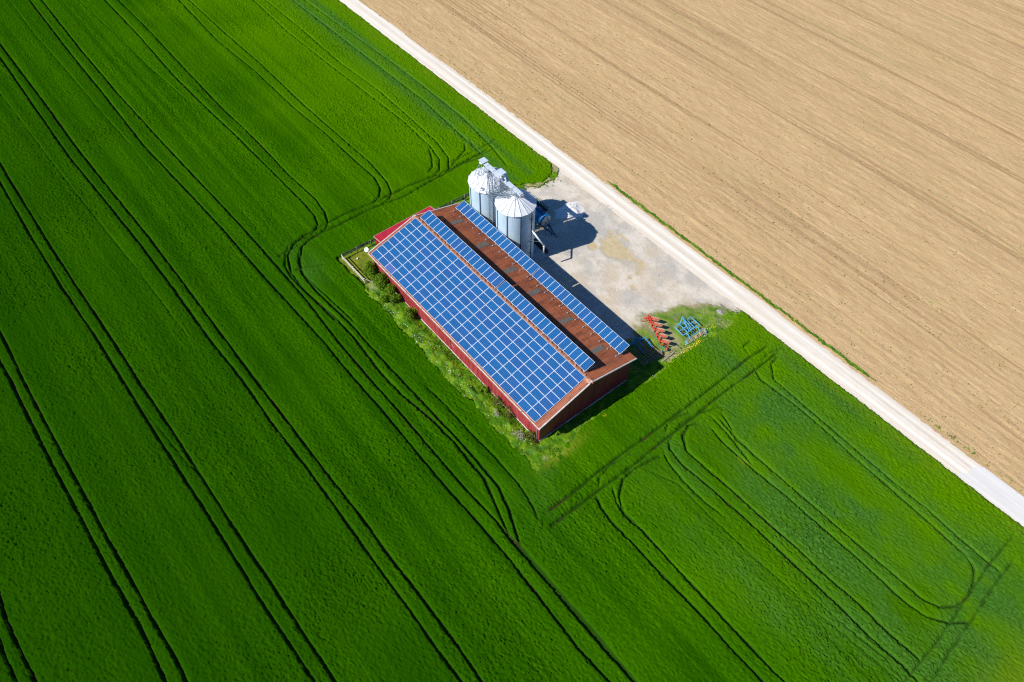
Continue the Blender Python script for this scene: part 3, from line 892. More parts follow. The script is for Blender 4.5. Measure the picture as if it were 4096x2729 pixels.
# gutters and down pipe
gt = MB()
n = 8
vs = []
for xx in (XN - .03, XS + .03):
    for i in range(n + 1):
        a = math.pi + math.pi * i / n
        vs.append((xx, -WW - .05 + .085 * math.cos(a), rz(WW) - .035 + .085 * math.sin(a)))
fs = [(i, i + 1, 9 + i + 1, 9 + i) for i in range(8)]
gt.add(vs, fs)
vs2 = [(a, b + (.008 if b > -WW - .05 else -.008), c - .008) for a, b, c in vs]
gt.add(vs2, [tuple(reversed(f)) for f in fs])
gt.bar((XN, -WW - .13, rz(WW) - .035), (XS, -WW - .13, rz(WW) - .035), .018, .03)
gt.bar((XN, -WW + .035, rz(WW) - .05), (XS, -WW + .035, rz(WW) - .05), .015, .05)
gt.build('gutter', simple('gutter_metal', (.62, .57, .53), .6, .2, var=.25, scale=5, dirt=(.35, .22, .15)), barn)
dpx = XS - .75
MB().path([(dpx, -WW - .06, rz(WW) - .1), (dpx, -7.76, rz(WW) - .5), (dpx, -7.72, g(-8) + .12)], .045).build('downpipe', GALV, barn)
# snags of old moss and leaves on the west eave, between panels and gutter
mo = MB()
for k in range(150):
    xx = random.uniform(XN + .2, XS - 1)
    y = random.uniform(7.93, 8.06)
    s = random.uniform(.02, .07)
    mo.lathe((xx, -y, rz(y) + .03), ((s, 0), (s * .7, s * .35), (s * .1, s * .5)), 5)
tag(mo.build('eave_debris', simple('moss_debris', (.10, .06, .045), .95), barn), kind='stuff')

# walls: ribbed metal cladding on a pale plinth
WX0, WX1, WY0, WY1 = XN + .38, XS - .38, -7.62, 7.38


def ribbed(p0, p1, zb, zt, pitch=.28, dep=.035, out=(0, -1)):
    """trapezoid-ribbed wall from p0 to p1 (plan), zb and zt are functions of the plan point"""
    p0, p1 = Vector((*p0, 0)), Vector((*p1, 0))
    L = (p1 - p0).length
    d = (p1 - p0) / L
    o = Vector((*out, 0))
    st = []
    t = 0
    while t < L:
        for a, b in ((0, 0), (.5, 0), (.62, 1), (.88, 1)):
            if t + a * pitch < L: st.append((t + a * pitch, b))
        t += pitch
    st.append((L, 0))
    vs, fs = [], []
    for s, b in st:
        q = p0 + d * s + o * dep * b
        vs += [(q.x, q.y, zb(q)), (q.x, q.y, zt(q))]
    for i in range(len(st) - 1):
        fs.append((2 * i, 2 * i + 2, 2 * i + 3, 2 * i + 1))
    return MB().add(vs, fs)


JX = -18.65
tw = rz(7.62) - .08
w = ribbed((WX0, WY0), (JX - .09, WY0), lambda q: g(-7.7) + .18, lambda q: tw).build('wall', REDW, barn)
tag(w, 'red ribbed west wall with a pale scuff')
w = ribbed((JX + .09, WY0), (WX1, WY0), lambda q: g(-7.7) + .18, lambda q: tw).build('wall', REDW, barn)
MB().box((JX, WY0 + .06, (tw + .2) / 2), (.30, .05, tw - .25)).build('wall_joint', simple('dark_joint', (.03, .012, .012), .8), barn)
MB().box((-18.3, WY0 - .037, 1.75), (.38, .006, .09)).box((-18.05, WY0 - .037, 1.62), (.26, .006, .07)).build('scuff_mark', simple('scuff', (.62, .45, .42), .8), barn)
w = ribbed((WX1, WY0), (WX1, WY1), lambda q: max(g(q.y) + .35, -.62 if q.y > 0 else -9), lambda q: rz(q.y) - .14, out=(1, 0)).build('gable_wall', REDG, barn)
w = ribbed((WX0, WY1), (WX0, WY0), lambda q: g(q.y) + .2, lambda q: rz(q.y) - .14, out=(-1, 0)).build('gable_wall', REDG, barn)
# a dark panel seam up the near gable
MB().box((WX1 + .03, 1.2, 2.7), (.03, .05, 5.6)).build('gable_seam', simple('seam', (.07, .012, .012), .7), barn)
w = ribbed((WX1, WY1), (WX0, WY1), lambda q: g(WY1) + .2, lambda q: rz(WY1) - .1, out=(0, 1)).build('wall', REDW, barn)
pl = MB()
for a, b in (((WX0, WY0), (WX1, WY0)), ((WX1, WY0), (WX1, WY1)), ((WX1, WY1), (WX0, WY1)), ((WX0, WY1), (WX0, WY0))):
    n = 8
    for i in range(n):
        p0 = Vector(a).lerp(Vector(b), i / n)
        p1 = Vector(a).lerp(Vector(b), (i + 1) / n)
        d = (p1 - p0).normalized()
        o = Vector((d.y, -d.x)) * .055
        za, zb = g(p0.y), g(p1.y)
        top = .36 if abs(a[0] - b[0]) < 1 else .20
        vs = []
        for pp, zz in ((p0, za), (p1, zb)):
            vs += [(pp.x + o.x, pp.y + o.y, zz - .25), (pp.x + o.x, pp.y + o.y, zz + top), (pp.x - o.x, pp.y - o.y, zz + top), (pp.x - o.x, pp.y - o.y, zz - .25)]
        pl.add(vs, [(0, 4, 5, 1), (1, 5, 6, 2), (2, 6, 7, 3), (0, 1, 2, 3), (7, 6, 5, 4)])
pl.build('plinth', PLINTH, barn)
# broken concrete kerb at the near corner
tag(MB().bar((-.95, -8.0, g(-8) + .06), (-.35, -7.55, g(-8) + .07), .22, .12).build('kerb_stone', PLINTH), 'short pale stone lying at the near corner of the barn', 'stone')

# ------------------------------------------------------------------ solar panels, one thing each
def cell_mat(name, a, b, line):
    """blue silicon cells, ten by six, with pale seams and fine wires"""
    m = Mat(name, .3, 0, .22)
    sep = m.nt.nodes.new('ShaderNodeSeparateXYZ')
    m.L(m.tc, sep.inputs[0])
    fx = m.math('PINGPONG', m.math('ADD', m.math('MULTIPLY', sep.outputs[0], 1 / .157), 0.0), .5)
    fy = m.math('PINGPONG', m.math('ADD', m.math('MULTIPLY', sep.outputs[1], 1 / .157), 0.0), .5)
    # seams sit where the pingpong touches 0
    sx = m.math('LESS_THAN', fx, .085)
    sy = m.math('LESS_THAN', fy, .085)
    grid_ = m.math('MAXIMUM', sx, sy)
    oi = m.nt.nodes.new('ShaderNodeObjectInfo')
    base = m.mix(oi.outputs['Random'], a, b)
    base = m.mix(m.math('MULTIPLY', m.ramp(m.noise(7, 2), .4, .6), .25), base, tuple(k * .7 for k in a))
    m.color(m.mix(m.math('MULTIPLY', grid_, .55), base, line))
    return m.m


CELL = cell_mat('solar_cells', (0.0, 0.042, 0.175), (0.0, 0.056, 0.215), (0.09, 0.33, 0.62))
CELLV = cell_mat('solar_cells_violet', (0.002, 0.040, 0.172), (0.005, 0.048, 0.205), (0.10, 0.31, 0.62))
CELLP = cell_mat('solar_cells_pale', (0.035, 0.075, 0.27), (0.04, 0.08, 0.27), (0.22, 0.29, 0.52))
PX, PY, TH = 1.645, 0.985, .04


def panel_meshes():
    f = MB()
    bw = .024
    for s in (-1, 1):
        f.box((0, s * (PY / 2 - bw / 2), 0), (PX, bw, TH))
        f.box((s * (PX / 2 - bw / 2), 0, 0), (bw, PY - 2 * bw, TH))
    c = MB().box((0, 0, -.002), (PX - 2 * bw, PY - 2 * bw, TH - .012))
    return f, c


def ordinal(n):
    return '%d%s' % (n, {1: 'st', 2: 'nd', 3: 'rd'}.get(n if n < 20 else n % 10, 'th'))


fm, cm = panel_meshes()
proto = empty('solar_panel', (0, 0, 0))
pf = fm.build('frame', ALU, proto, world=False)
pc = cm.build('cell_sheet', CELL, proto, world=False)
me_c = {CELL: pc.data}
for M_ in (CELLV, CELLP):
    d = pc.data.copy()
    d.materials.clear()
    d.materials.append(M_)
    me_c[M_] = d
first = [True]


def place_panel(loc, rot, label, group, cells):
    if first[0]:
        o, fr, ce = proto, pf, pc
        first[0] = False
    else:
        o = proto.copy(); COL.objects.link(o)
        fr = pf.copy(); COL.objects.link(fr); fr.parent = o
        ce = pc.copy(); COL.objects.link(ce); ce.parent = o
    ce.data = me_c[cells]
    o.location = loc
    o.rotation_euler = rot
    tag(o, label, 'solar panel', group)


OFF = .15
for i in range(21):
    for j in range(8):
        t = .059 + (j + .5) * 1.01
        xx = -36.597 + (i + .5) * 1.67
        loc = (xx, -(t * CS + OFF * SS), HR - t * SS + OFF * CS - .01)
        cells = CELLP if (i == 2 and j == 7) else (CELLV if random.random() < .35 else CELL)
        row = ('row next to the ridge' if j == 0 else 'row along the eave' if j == 7 else '%s row below the ridge' % ordinal(j + 1))
        lab = 'west roof solar panel, %s, %s from the far gable' % (row, ordinal(i + 1))
        if i == 2 and j == 7: lab = 'pale faded solar panel above the shrubs, eave row, 3rd from the far gable'
        place_panel(loc, (SL, 0, 0), lab, 'solar panels flat on the west roof slope', cells)
ROWS = (('front', .322, HR + .346 - .0, .2908, ((-36.017, -19.148), (-18.958, -2.095))),
        ('back', 6.371, HR - 1.308, .2908, ((-35.976, -19.056), (-18.917, -2.009))))
RGT = math.pi / 2
for nm, yb, zb, tilt, segs in ROWS:
    for si, (xa, xb) in enumerate(segs):
        n = 17
        pw = (xb - xa) / n
        for i in range(n):
            xx = xa + (i + .5) * pw
            yc = yb + .83 * math.cos(tilt)
            zc = zb + .83 * math.sin(tilt)
            E = Matrix.Rotation(tilt, 4, 'X') @ Matrix.Rotation(RGT, 4, 'Z')
            where = 'row beside the ridge' if nm == 'front' else 'row above the east eave'
            half = 'far block' if si == 0 else 'near block'
            lab = 'tilted panel in the %s, %s, %s from its far end' % (where, half, ordinal(i + 1))
            place_panel((xx, yc, zc), E.to_euler(), lab, 'solar panels on the tilted %s' % ('row beside the ridge' if nm == 'front' else 'row over the eave'), CELLV if random.random() < .3 else CELL)

# steel racks that carry the four tilted blocks
for nm, yb, zb, tilt, segs in ROWS:
    foot = .42 if nm == 'front' else 5.87
    for si, (xa, xb) in enumerate(segs):
        lab = 'steel rack under the %s half of the tilted panel row %s' % ('far' if si == 0 else 'near', 'beside the ridge' if nm == 'front' else 'above the east eave')
        e = empty('mounting_rack', ((xa + xb) / 2, foot, rz(foot)), 0, lab, 'panel rack', 'racks under the tilted rows')
        ct, stl = math.cos(tilt), math.sin(tilt)
        rails = MB()
        for t in (.38, 1.28):
            y, z = yb + t * ct + .05 * stl, zb + t * stl - .06
            rails.bar((xa - .02, y, z), (xb + .02, y, z), .045, .05)
        rails.build('rail', BLUEMETAL, e)
        n = 12
        for i in range(n):
            x = xa + .25 + (xb - xa - .45) * i / (n - 1)
            yl = min(foot + 2.1, WW - .02)
            # rail lying on the sheets, bracket at its upper end
            mb = MB()
            mb.bar((x, foot, rz(foot) + .075), (x, yl, rz(yl) + .075), .055, .05)
            mb.build('base_rail', BLUEMETAL, e)
            br = MB().box((x, foot - .02, rz(foot) + .10), (.17, .13, .11))
            br.box((x + .05, foot + .02, rz(foot) + .17), (.06, .09, .06))
            br.build('bracket', GALV, e)
            lg = MB()
            yt, zt = yb + 1.28 * ct, zb + 1.28 * stl - .09
            lg.bar((x, yl - .25, rz(yl - .25) + .09), (x, yt, zt), .045)
            lg.bar((x, yl - .06, rz(yl - .06) + .09), (x, yt - .55, zt - .55 * math.tan(tilt) - .01), .03)
            yt, zt = yb + .14 * ct, zb + .14 * stl - .06
            lg.bar((x, yb + .05, rz(yb + .05) + .09), (x, yt, zt), .05)
            lg.build('leg', BLUEMETAL, e)
            MB().box((x, yb - .015, zb - .01), (.07, .05, .07)).build('clamp', ALU, e)

# ------------------------------------------------------------------ lean-to, dish, fences
zt0, zt1 = 2.50, 3.25
lt = empty('lean_to', (-38.7, 0, g(0)), 0, 'low bright red sheet metal lean-to against the far gable of the barn', 'lean-to')
mb = MB()
ys_, vs, fs = np.arange(-5.0, 5.04, .0625), [], []
for y in ys_:
    k = int(round((y + 5) / .0625)) % 4
    o = .035 if k in (2, 3) else 0
    vs += [(-40.75, y, zt0 + o), (-36.82, y, zt1 + o)]
mb.add(vs, [(2 * i, 2 * i + 2, 2 * i + 3, 2 * i + 1) for i in range(len(ys_) - 1)])
mb.build('roof', REDL, lt)
mb = MB()
mb.bar((-40.77, -5.03, zt0 - .03), (-40.77, 5.03, zt0 - .03), .04, .12)
for s in (-1, 1): mb.bar((-40.78, s * 5.03, zt0 - .0), (-36.85, s * 5.03, zt1 - .0), .05, .12)
mb.build('roof_trim', simple('pink_trim', (.55, .33, .30), .7), lt)
ribbed((-40.55, 4.85), (-40.55, -4.85), lambda q: g(q.y) + .05, lambda q: zt0 - .06, out=(-1, 0)).build('wall', REDL, lt)
for y in (-4.85, 4.85):
    ribbed((-40.55, y) if y < 0 else (-36.85, y), (-36.85, y) if y < 0 else (-40.55, y), lambda q: g(q.y) + .05, lambda q: zt0 - .06 + (q.x + 40.75) / 3.93 * .75, out=(0, -1 if y < 0 else 1)).build('wall', REDL, lt)

dc = Vector((-37.55, -7.95, 4.28))
di = empty('satellite_dish', (-37.2, -7.9, 3.75), 0, 'round white satellite dish on the far corner of the barn eave', 'satellite dish')
aim = Vector((.30, -.55, .78)).normalized()
s_ = aim.orthogonal().normalized()
t_ = aim.cross(s_)
vs, fs = [], []
n = 20
for j, (R, h) in enumerate(((.04, 0), (.15, .02), (.26, .05), (.33, .09), (.34, .085), (.26, .04), (.15, 0), (.04, -.02))):
    for k in range(n):
        a = TAU * k / n
        vs.append(dc + s_ * R * math.cos(a) + t_ * R * math.sin(a) + aim * h)
for j in range(7):
    for k in range(n): fs.append((j * n + k, j * n + (k + 1) % n, (j + 1) * n + (k + 1) % n, (j + 1) * n + k))
fs += [tuple(range(n - 1, -1, -1)), tuple(range(7 * n, 8 * n))]
WHITE = simple('white_paint', (.60, .64, .68), .4, var=.06)
MB().add(vs, fs).build('dish', WHITE, di, smooth=True)
MB().bar((-37.2, -7.9, 3.7), dc - aim * .02, .05).bar((-37.2, -7.9, 3.75), (-36.85, -7.68, 3.7), .05).build('arm', GALV, di)
MB().bar(dc - t_ * .3, dc + aim * .5, .02).box(tuple(dc + aim * .5), (.08, .08, .1)).build('receiver', GALV, di)

WOODL = simple('pale_wood', (.60, .57, .52), .85, var=.25, scale=7, dirt=(.35, .32, .27))
WOOD_SHADE = simple('shade_dark_wood', (.115, .115, .105), .9, var=.35, scale=7, dirt=(.07, .07, .06))  # field fence rails: shade on their near side painted into the wood colour
BASEZ = lambda y: g(y)
fw = empty('pen_fence', (-38.7, -10.05, g(-10)), 0, 'pale grey two-rail wooden fence on the open side of the grass pen', 'fence')
for k, xx in enumerate((-41.62, -38.7, -35.75)):
    MB().box((xx, -10.05, g(-10) + .52), (.11, .11, 1.15)).build('post', WOODL, fw)
for zz in (.62, 1.0):
    MB().box((-38.7, -10.13, g(-10) + zz), (5.95, .045, .13)).build('rail', WOODL, fw)
MB().bar((-35.75, -10.0, g(-10) + .95), (-34.9, -9.2, g(-9) + .5), .06).build('brace', WOODL, fw)
fn = empty('field_fence', (-41.7, 2.3, g(2.3)), 0, 'two-rail wooden fence with shade-darkened rails between the crop and the far gable', 'fence')
py = [-10.05 + 2.46 * k for k in range(11)]
for y in py[0:]:
    MB().box((-41.7, y + .02, g(y) + .55), (.12, .12, 1.2)).box((-41.7, y + .02, g(y) + 1.165), (.10, .10, .03)).build('post', simple('post_wood', (.30, .29, .26), .9, var=.3, scale=8) if y == py[0] else bpy.data.materials['post_wood'], fn)
for zz in (.60, 1.0):
    for a, b in zip(py[:-1], py[1:]):
        MB().bar((-41.78, a + .03, g(a) + zz), (-41.78, b, g(b) + zz), .045, .15).build('rail', WOOD_SHADE, fn)
tag(MB().lathe((-40.5, -8.3, g(-8.3)), ((.06, .01), (.13, .06), (.155, .15), (.13, .24), (.05, .30)), 12).build('ball', WHITE, smooth=True), 'small white ball lying on the grass inside the pen', 'ball')

# ------------------------------------------------------------------ grain silos
def silo_wall_mat():
    m = Mat('silo_steel', .5, .25, .3)
    c = m.mix(m.ramp(m.noise(.7, 4, m.mapped((1, 1, .5))), .35, .65), (.44, .58, .68), (.54, .68, .78))
    c = m.mix(m.math('MULTIPLY', m.ramp(m.noise(7, 5, m.mapped((1, 1, .3))), .55, .75), .35), c, (.34, .44, .53))
    m.color(c)
    return m.m


SILOW = silo_wall_mat()
SILOR = simple('silo_roof_steel', (.62, .645, .69), .5, .12, .4, var=.06, scale=2)
STIFF = simple('silo_stiffener', (.10, .15, .20), .5, .5, .4, var=.15)
SILOD = [('far', -33.95, 10.94, 8.92), ('near', -27.90, 10.96, 8.95)]
RR, RW = 2.92, 2.74
for nm, cx, cy, zr in SILOD:
    z0 = g(cy)
    e = empty('grain_silo', (cx, cy, z0), 0, 'far galvanised grain silo with a ladder up its white roof' if nm == 'far' else 'near galvanised grain silo with a discharge spout down its side', 'silo', 'grain silos')
    n, per = 72, 8
    hgt = zr - .10 - z0
    nr = int(hgt / .13) * 4
    vs, fs = [], []
    for j in range(nr + 1):
        z = z0 + hgt * j / nr
        R = RW + .016 * math.sin(TAU * j / 4)
        for k in range(n): vs.append((cx + R * math.cos(TAU * k / n), cy + R * math.sin(TAU * k / n), z))
    for j in range(nr):
        for k in range(n): fs.append((j * n + k, j * n + (k + 1) % n, (j + 1) * n + (k + 1) % n, (j + 1) * n + k))
    MB().add(vs, fs).build('wall', SILOW, e, smooth=True)
    a0 = TAU / 36 + .10
    for k in range(9):
        a = a0 + TAU * (2 * k) / 18
        c, s = math.cos(a), math.sin(a)
        MB().bar((cx + (RW + .035) * c, cy + (RW + .035) * s, z0 + .05), (cx + (RW + .035) * c, cy + (RW + .035) * s, zr - .16), .15, .06, up=(c, s, 0)).build('stiffener', STIFF, e)
    # faceted cone roof: 18 folded sheets, each with a raised seam
    zt = 10.22
    cone, seam = MB(), MB()
    for k in range(18):
        a, b = a0 + TAU * k / 18, a0 + TAU * (k + 1) / 18
        P = lambda R, q, z: (cx + R * math.cos(q), cy + R * math.sin(q), z)
        cone.add([P(RR, a, zr), P(RR, b, zr), P(.42, b, zt), P(.42, a, zt), P(RR, a, zr - .06), P(RR, b, zr - .06), P(.42, b, zt - .06), P(.42, a, zt - .06)],
                 [(0, 1, 2, 3), (7, 6, 5, 4), (0, 4, 5, 1)])
        seam.bar(P(RR + .03, a, zr + .045), P(.40, a, zt + .045), .04, .07)
    cone.build('roof', SILOR, e)
    seam.build('roof_seams', SILOR, e)
    # eave fascia ring closing the gap to the wall
    MB().lathe((cx, cy, zr), ((RW - .02, -.14), (RR - .03, -.07), (RR - .06, -.05), (RW - .02, -.06)), 18, a0=a0).build('eave_ring', STIFF, e)
    CAPM = GALV
    MB().lathe((cx, cy, zt), ((.46, -.04), (.50, .03), (.42, .10), (.16, .15), (.14, .48), (.20, .50), (.20, .56), (.02, .58)), 20).build('roof_cap', CAPM, e)
    if nm == 'far':
        P0 = Vector((cx + 1.42, cy - 1.75, 9.25))
        MB().lathe((-32.78, 8.96, 9.24), ((.36, -.25), (.37, .0), (.28, .07), (.05, .10)), 18).build('roof_hatch', GALV, e)
        # ladder lying up the roof
        dv = Vector((.86, -.51, 0))
        pr = Vector((-dv.y, dv.x, 0))
        lo = Vector((cx, cy, 0)) + dv * (RR - .02) + Vector((0, 0, zr + .14))
        hi = Vector((cx, cy, 0)) + dv * .45 + Vector((0, 0, zt + .22))
        lad = MB()
        for s in (-1, 1): lad.bar(lo + pr * .24 * s, hi + pr * .24 * s, .05)
        for k in range(11):
            q = lo.lerp(hi, (k + .5) / 11)
            lad.bar(q - pr * .24, q + pr * .24, .035)
        lad.build('roof_ladder', CWM, e)
        # caged ladder down the wall
        base = Vector((cx, cy, 0)) + dv * (RW + .22)
        wl = MB()
        for s in (-1, 1): wl.bar(base + pr * .22 * s + Vector((0, 0, z0 + .4)), base + pr * .22 * s + Vector((0, 0, zr + .9)), .045)
        for k in range(34):
            q = base + Vector((0, 0, z0 + .5 + .285 * k))
            wl.bar(q - pr * .22, q + pr * .22, .03)
        wl.build('wall_ladder', CWM, e)
        cg = MB()
        for k in range(9):
            zz = z0 + 2.6 + k * .9
            prev = None
            for i in range(7):
                a = math.pi * i / 6
                q = base + pr * .36 * math.cos(a) + dv * .62 * math.sin(a) + Vector((0, 0, zz))
                if prev is not None: cg.bar(prev, q, .045, .02)
                prev = q
        for i in (1, 2, 3, 4, 5):
            a = math.pi * i / 6
            q = base + pr * .36 * math.cos(a) + dv * .62 * math.sin(a)
            cg.bar(q + Vector((0, 0, z0 + 2.6)), q + Vector((0, 0, zr + .8)), .03, .02)
        cg.build('ladder_cage', CWM, e)
    else:
        pts = [(-25.86, 11.05, zr + .25), (-25.0, 11.50, zr + .05), (-24.90, 11.62, zr - .25), (-24.85, 11.62, 5.30), (-23.08, 12.18, 3.52), (-23.02, 12.2, 3.35), (-23.02, 12.2, 1.85)]
        dp = MB().path(pts[1:4], .055)
        dp.path([(-27.55, 10.98, 10.15), (-25.3, 11.35, 9.15), pts[1]], .05)
        dp.build('drop_pipe', GALV, e)
        sp = MB().path(pts[3:6], .115, 12)
        sp.tube(pts[3], (-24.82, 11.64, 5.42), .15).tube(pts[4], pts[5], .15)
        sp.build('discharge_spout', ALU, e, smooth=True)
        MB().tube(pts[5], pts[6], .13, .10, 12).build('spout_sock', simple('grey_sock', (.47, .46, .52), .7), e, smooth=True)
        MB().bar((-25.15, 11.3, 4.25), (-24.05, 11.87, 4.4), .03).bar((-25.2, 11.3, 5.0), (-24.1, 11.86, 4.45), .03).bar((-25.2, 11.2, 3.5), (-23.6, 12.0, 4.0), .025).build('spout_brace', GALV, e)
        for zz in (7.6, 3.2, 1.0):
            MB().box((-25.02, 11.45, zz), (.25, .25, .05)).build('pipe_clamp', STIFF, e)
# concrete base slabs
tag(MB().box((-27.35, 11.0, g(11) - .04), (5.9, 6.7, .30)).build('concrete_slab', CONC), 'pale concrete slab under the near silo', 'slab')
tag(MB().box((-33.95, 11.0, g(11) - .045), (5.9, 6.5, .29)).build('concrete_slab', CONC), 'pale concrete slab under the far silo', 'slab')

# --- conveyor across the tops of both silos
cv = empty('grain_conveyor', (-31, 11.0, 11.2), 0, 'long grey box conveyor bridging the tops of both silos', 'conveyor')
y0, za, zb_ = 11.02, 11.33, 11.05
cvb = MB().bar((-34.9, y0, za), (-26.75, y0, zb_), .46, .34)
cvb.bar((-34.9, y0, za + .19), (-26.72, y0, zb_ + .19), .56, .035)
cvb.build('trough', PALEZ, cv)
jb = MB()
for k in range(6):
    x = -34 + k * 1.4
    jb.bar((x, y0, za + .18 + (x + 34.9) * -.034), (x + .08, y0, za + .18 + (x + 34.98) * -.034), .60, .08)
jb.build('joint_flange', GALV, cv)
MB().bar((-26.8, y0, zb_), (-26.45, y0, zb_ - .15), .4, .28).box((-26.55, y0 + .1, zb_ + .05), (.22, .24, .2)).build('end_box', GALV, cv)
MB().box((-26.5, y0 - .22, zb_ + .02), (.26, .2, .26)).build('end_motor', simple('rust_motor', (.25, .18, .10), .7), cv)
MB().box((-35.05, y0 - .0, za + .36), (1.02, 1.0, .05)).box((-35.05, y0, za + .20), (.55, .5, .26)).build('drive_cover', PALEZ, cv)
MB().tube((-35.3, y0 - .5, za + .12), (-34.75, y0 - .5, za + .12), .11, n=12).build('drive_motor', WHITE, cv)
for k, x in enumerate((-33.95, -27.9)):
    MB().tube((x, y0, za - .2), (x, y0, 10.6), .13).build('drop_chute', GALV, cv)
sup = MB()
for x in (-34.35, -33.55, -28.3, -27.5):
    for s in (-1, 1):
        sup.bar((x, y0 + s * .28, 11.25), (x + (.25 if x < -31 else .1), y0 + s * .85, 10.1), .05)
for s in (-1, 1):
    sup.bar((-34.35, y0 + s * .5, 10.75), (-33.55, y0 + s * .5, 10.75), .04)
    sup.bar((-28.3, y0 + s * .5, 10.75), (-27.5, y0 + s * .5, 10.75), .04)
sup.build('support_frame', CWM, cv)
# mast frame of the head above the far ladder
ma = MB()
for (a, b) in (((-35.25, 10.5, 11.35), (-35.0, 10.0, 9.75)), ((-34.75, 10.5, 11.35), (-34.2, 9.95, 9.75)), ((-34.75, 10.5, 11.35), (-34.55, 9.4, 9.5)), ((-35.25, 10.5, 11.35), (-35.3, 9.5, 9.5))):
    ma.bar(a, b, .05)
ma.bar((-35.2, 9.9, 9.95), (-34.3, 9.9, 9.95), .04)
ma.build('mast_frame', CWM, cv)

# --- bucket elevator standing between the silos
el = empty('bucket_elevator', (-30.92, 10.95, g(11)), 0, 'tall grey bucket elevator with hooded head standing between the two silos', 'elevator')
for x in (-31.22, -30.66):
    MB().box((x, 11.0, 4.9), (.26, .36, 12.2) if False else (.06, .30, 12.2)).build('leg_trunk', GALV, el)
MB().box((-31.2, 11.02, 10.05), (.17, .34, 2.4)).box((-30.72, 11.02, 10.05), (.17, .34, 2.4)).build('trunk_casing', GALV, el)
hd = MB()
n = 12
vs = []
for y in (10.72, 11.32):
    for i in range(n + 1):
        a = math.pi * i / n
        vs.append((-30.96 + .52 * math.cos(a), y, 11.75 + .55 * math.sin(a)))
    vs.append((-31.48, y, 11.2)); vs.append((-30.44, y, 11.2))
N = n + 3
fs = [(i, (i + 1) % N, N + (i + 1) % N, N + i) for i in range(N)] + [tuple(range(N)), tuple(range(2 * N - 1, N - 1, -1))]
hd.add(vs, fs)
hd.build('head_casing', PALEZ, el)
MB().bar((-31.55, 11.0, 12.42), (-30.35, 11.0, 12.42), .72, .05).build('head_roof', PALEZ, el)
MB().tube((-30.5, 10.35, 11.85), (-30.5, 10.72, 11.85), .26, n=16).build('motor_drum', GALV, el, smooth=True)
MB().path([(-30.15, 10.9, 11.9), (-29.95, 10.9, 11.65), (-29.95, 10.95, 11.3)], .12, 10).build('outlet_elbow', WHITE, el, smooth=True)
lt_ = MB()
cor = [(-31.75, 10.35), (-30.15, 10.35), (-30.15, 11.6), (-31.75, 11.6)]
for x, y in cor: lt_.bar((x, y, 8.75), (x, y, 11.0), .055)
for a, b in zip(cor, cor[1:] + cor[:1]):
    for z in (9.3, 10.1, 11.0): lt_.bar((*a, z), (*b, z), .04)
    lt_.bar((*a, 9.3), (*b, 10.1), .02)
for x in (-31.5, -31.15): lt_.bar((x, 10.28, 8.8), (x, 10.28, 11.1), .04)
for k in range(8): lt_.bar((-31.5, 10.28, 8.9 + k * .28), (-31.15, 10.28, 8.9 + k * .28), .03)
lt_.build('lattice_frame', CWM, el)
# cusp bracing in front of the trunk, between the silo walls
cb = MB()
for s, x in ((-1, -31.35), (1, -30.5)): cb.bar((x, 8.95, g(9)), (x, 8.95, 9.2), .06)
for k in range(22):
    z = g(9) + .6 + k * .42
    cb.bar((-31.35, 8.95, z), (-30.5, 8.95, z), .035)
cb.build('front_ladder', GALV, el)

# --- catwalk between the silo tops
cw = empty('catwalk', (-29.8, 10.0, 9.75), 0, 'galvanised grating catwalk with handrails between the silo roofs', 'catwalk')
A_, B_ = Vector((-31.45, 9.0, 9.45)), Vector((-28.35, 10.35, 10.15))
d_ = (B_ - A_); dl = d_.length; dn = d_.normalized()
pn = Vector((-dn.y, dn.x, 0)).normalized()
mb = MB()
for s in (-1, 0, 1): mb.bar(A_ + pn * .42 * s, B_ + pn * .42 * s, .05, .07)
for k in range(25):
    q = A_.lerp(B_, k / 24)
    mb.bar(q - pn * .42, q + pn * .42, .02, .03)
mb.build('grating', CWM, cw)
mb = MB()
for s in (-1, 1):
    for h in (.5, 1.0): mb.bar(A_ + pn * .45 * s + Vector((0, 0, h)), B_ + pn * .45 * s + Vector((0, 0, h)), .035)
    for k in range(6):
        q = A_.lerp(B_, k / 5) + pn * .45 * s
        mb.bar(q, q + Vector((0, 0, 1.0)), .035)
mb.build('handrail', CWM, cw)
mb = MB()
for s in (-1, 1):
    for k in range(8):
        q0, q1 = A_.lerp(B_, k / 8) + pn * .4 * s, A_.lerp(B_, (k + 1) / 8) + pn * .4 * s
        mb.bar(q0 - Vector((0, 0, .45 * (k % 2))), q1 - Vector((0, 0, .45 * ((k + 1) % 2))), .02)
    mb.bar(A_ + pn * .4 * s - Vector((0, 0, .45)), B_ + pn * .4 * s - Vector((0, 0, .45)), .03)
mb.bar(A_ - pn * .4 - Vector((0, 0, .4)), (-30.45, 8.75, 8.6), .05)
mb.bar(A_ + Vector((-.25, -.4, .25)), (-30.2, 9.1, 8.85), .04)
mb.build('truss', CWM, cw)

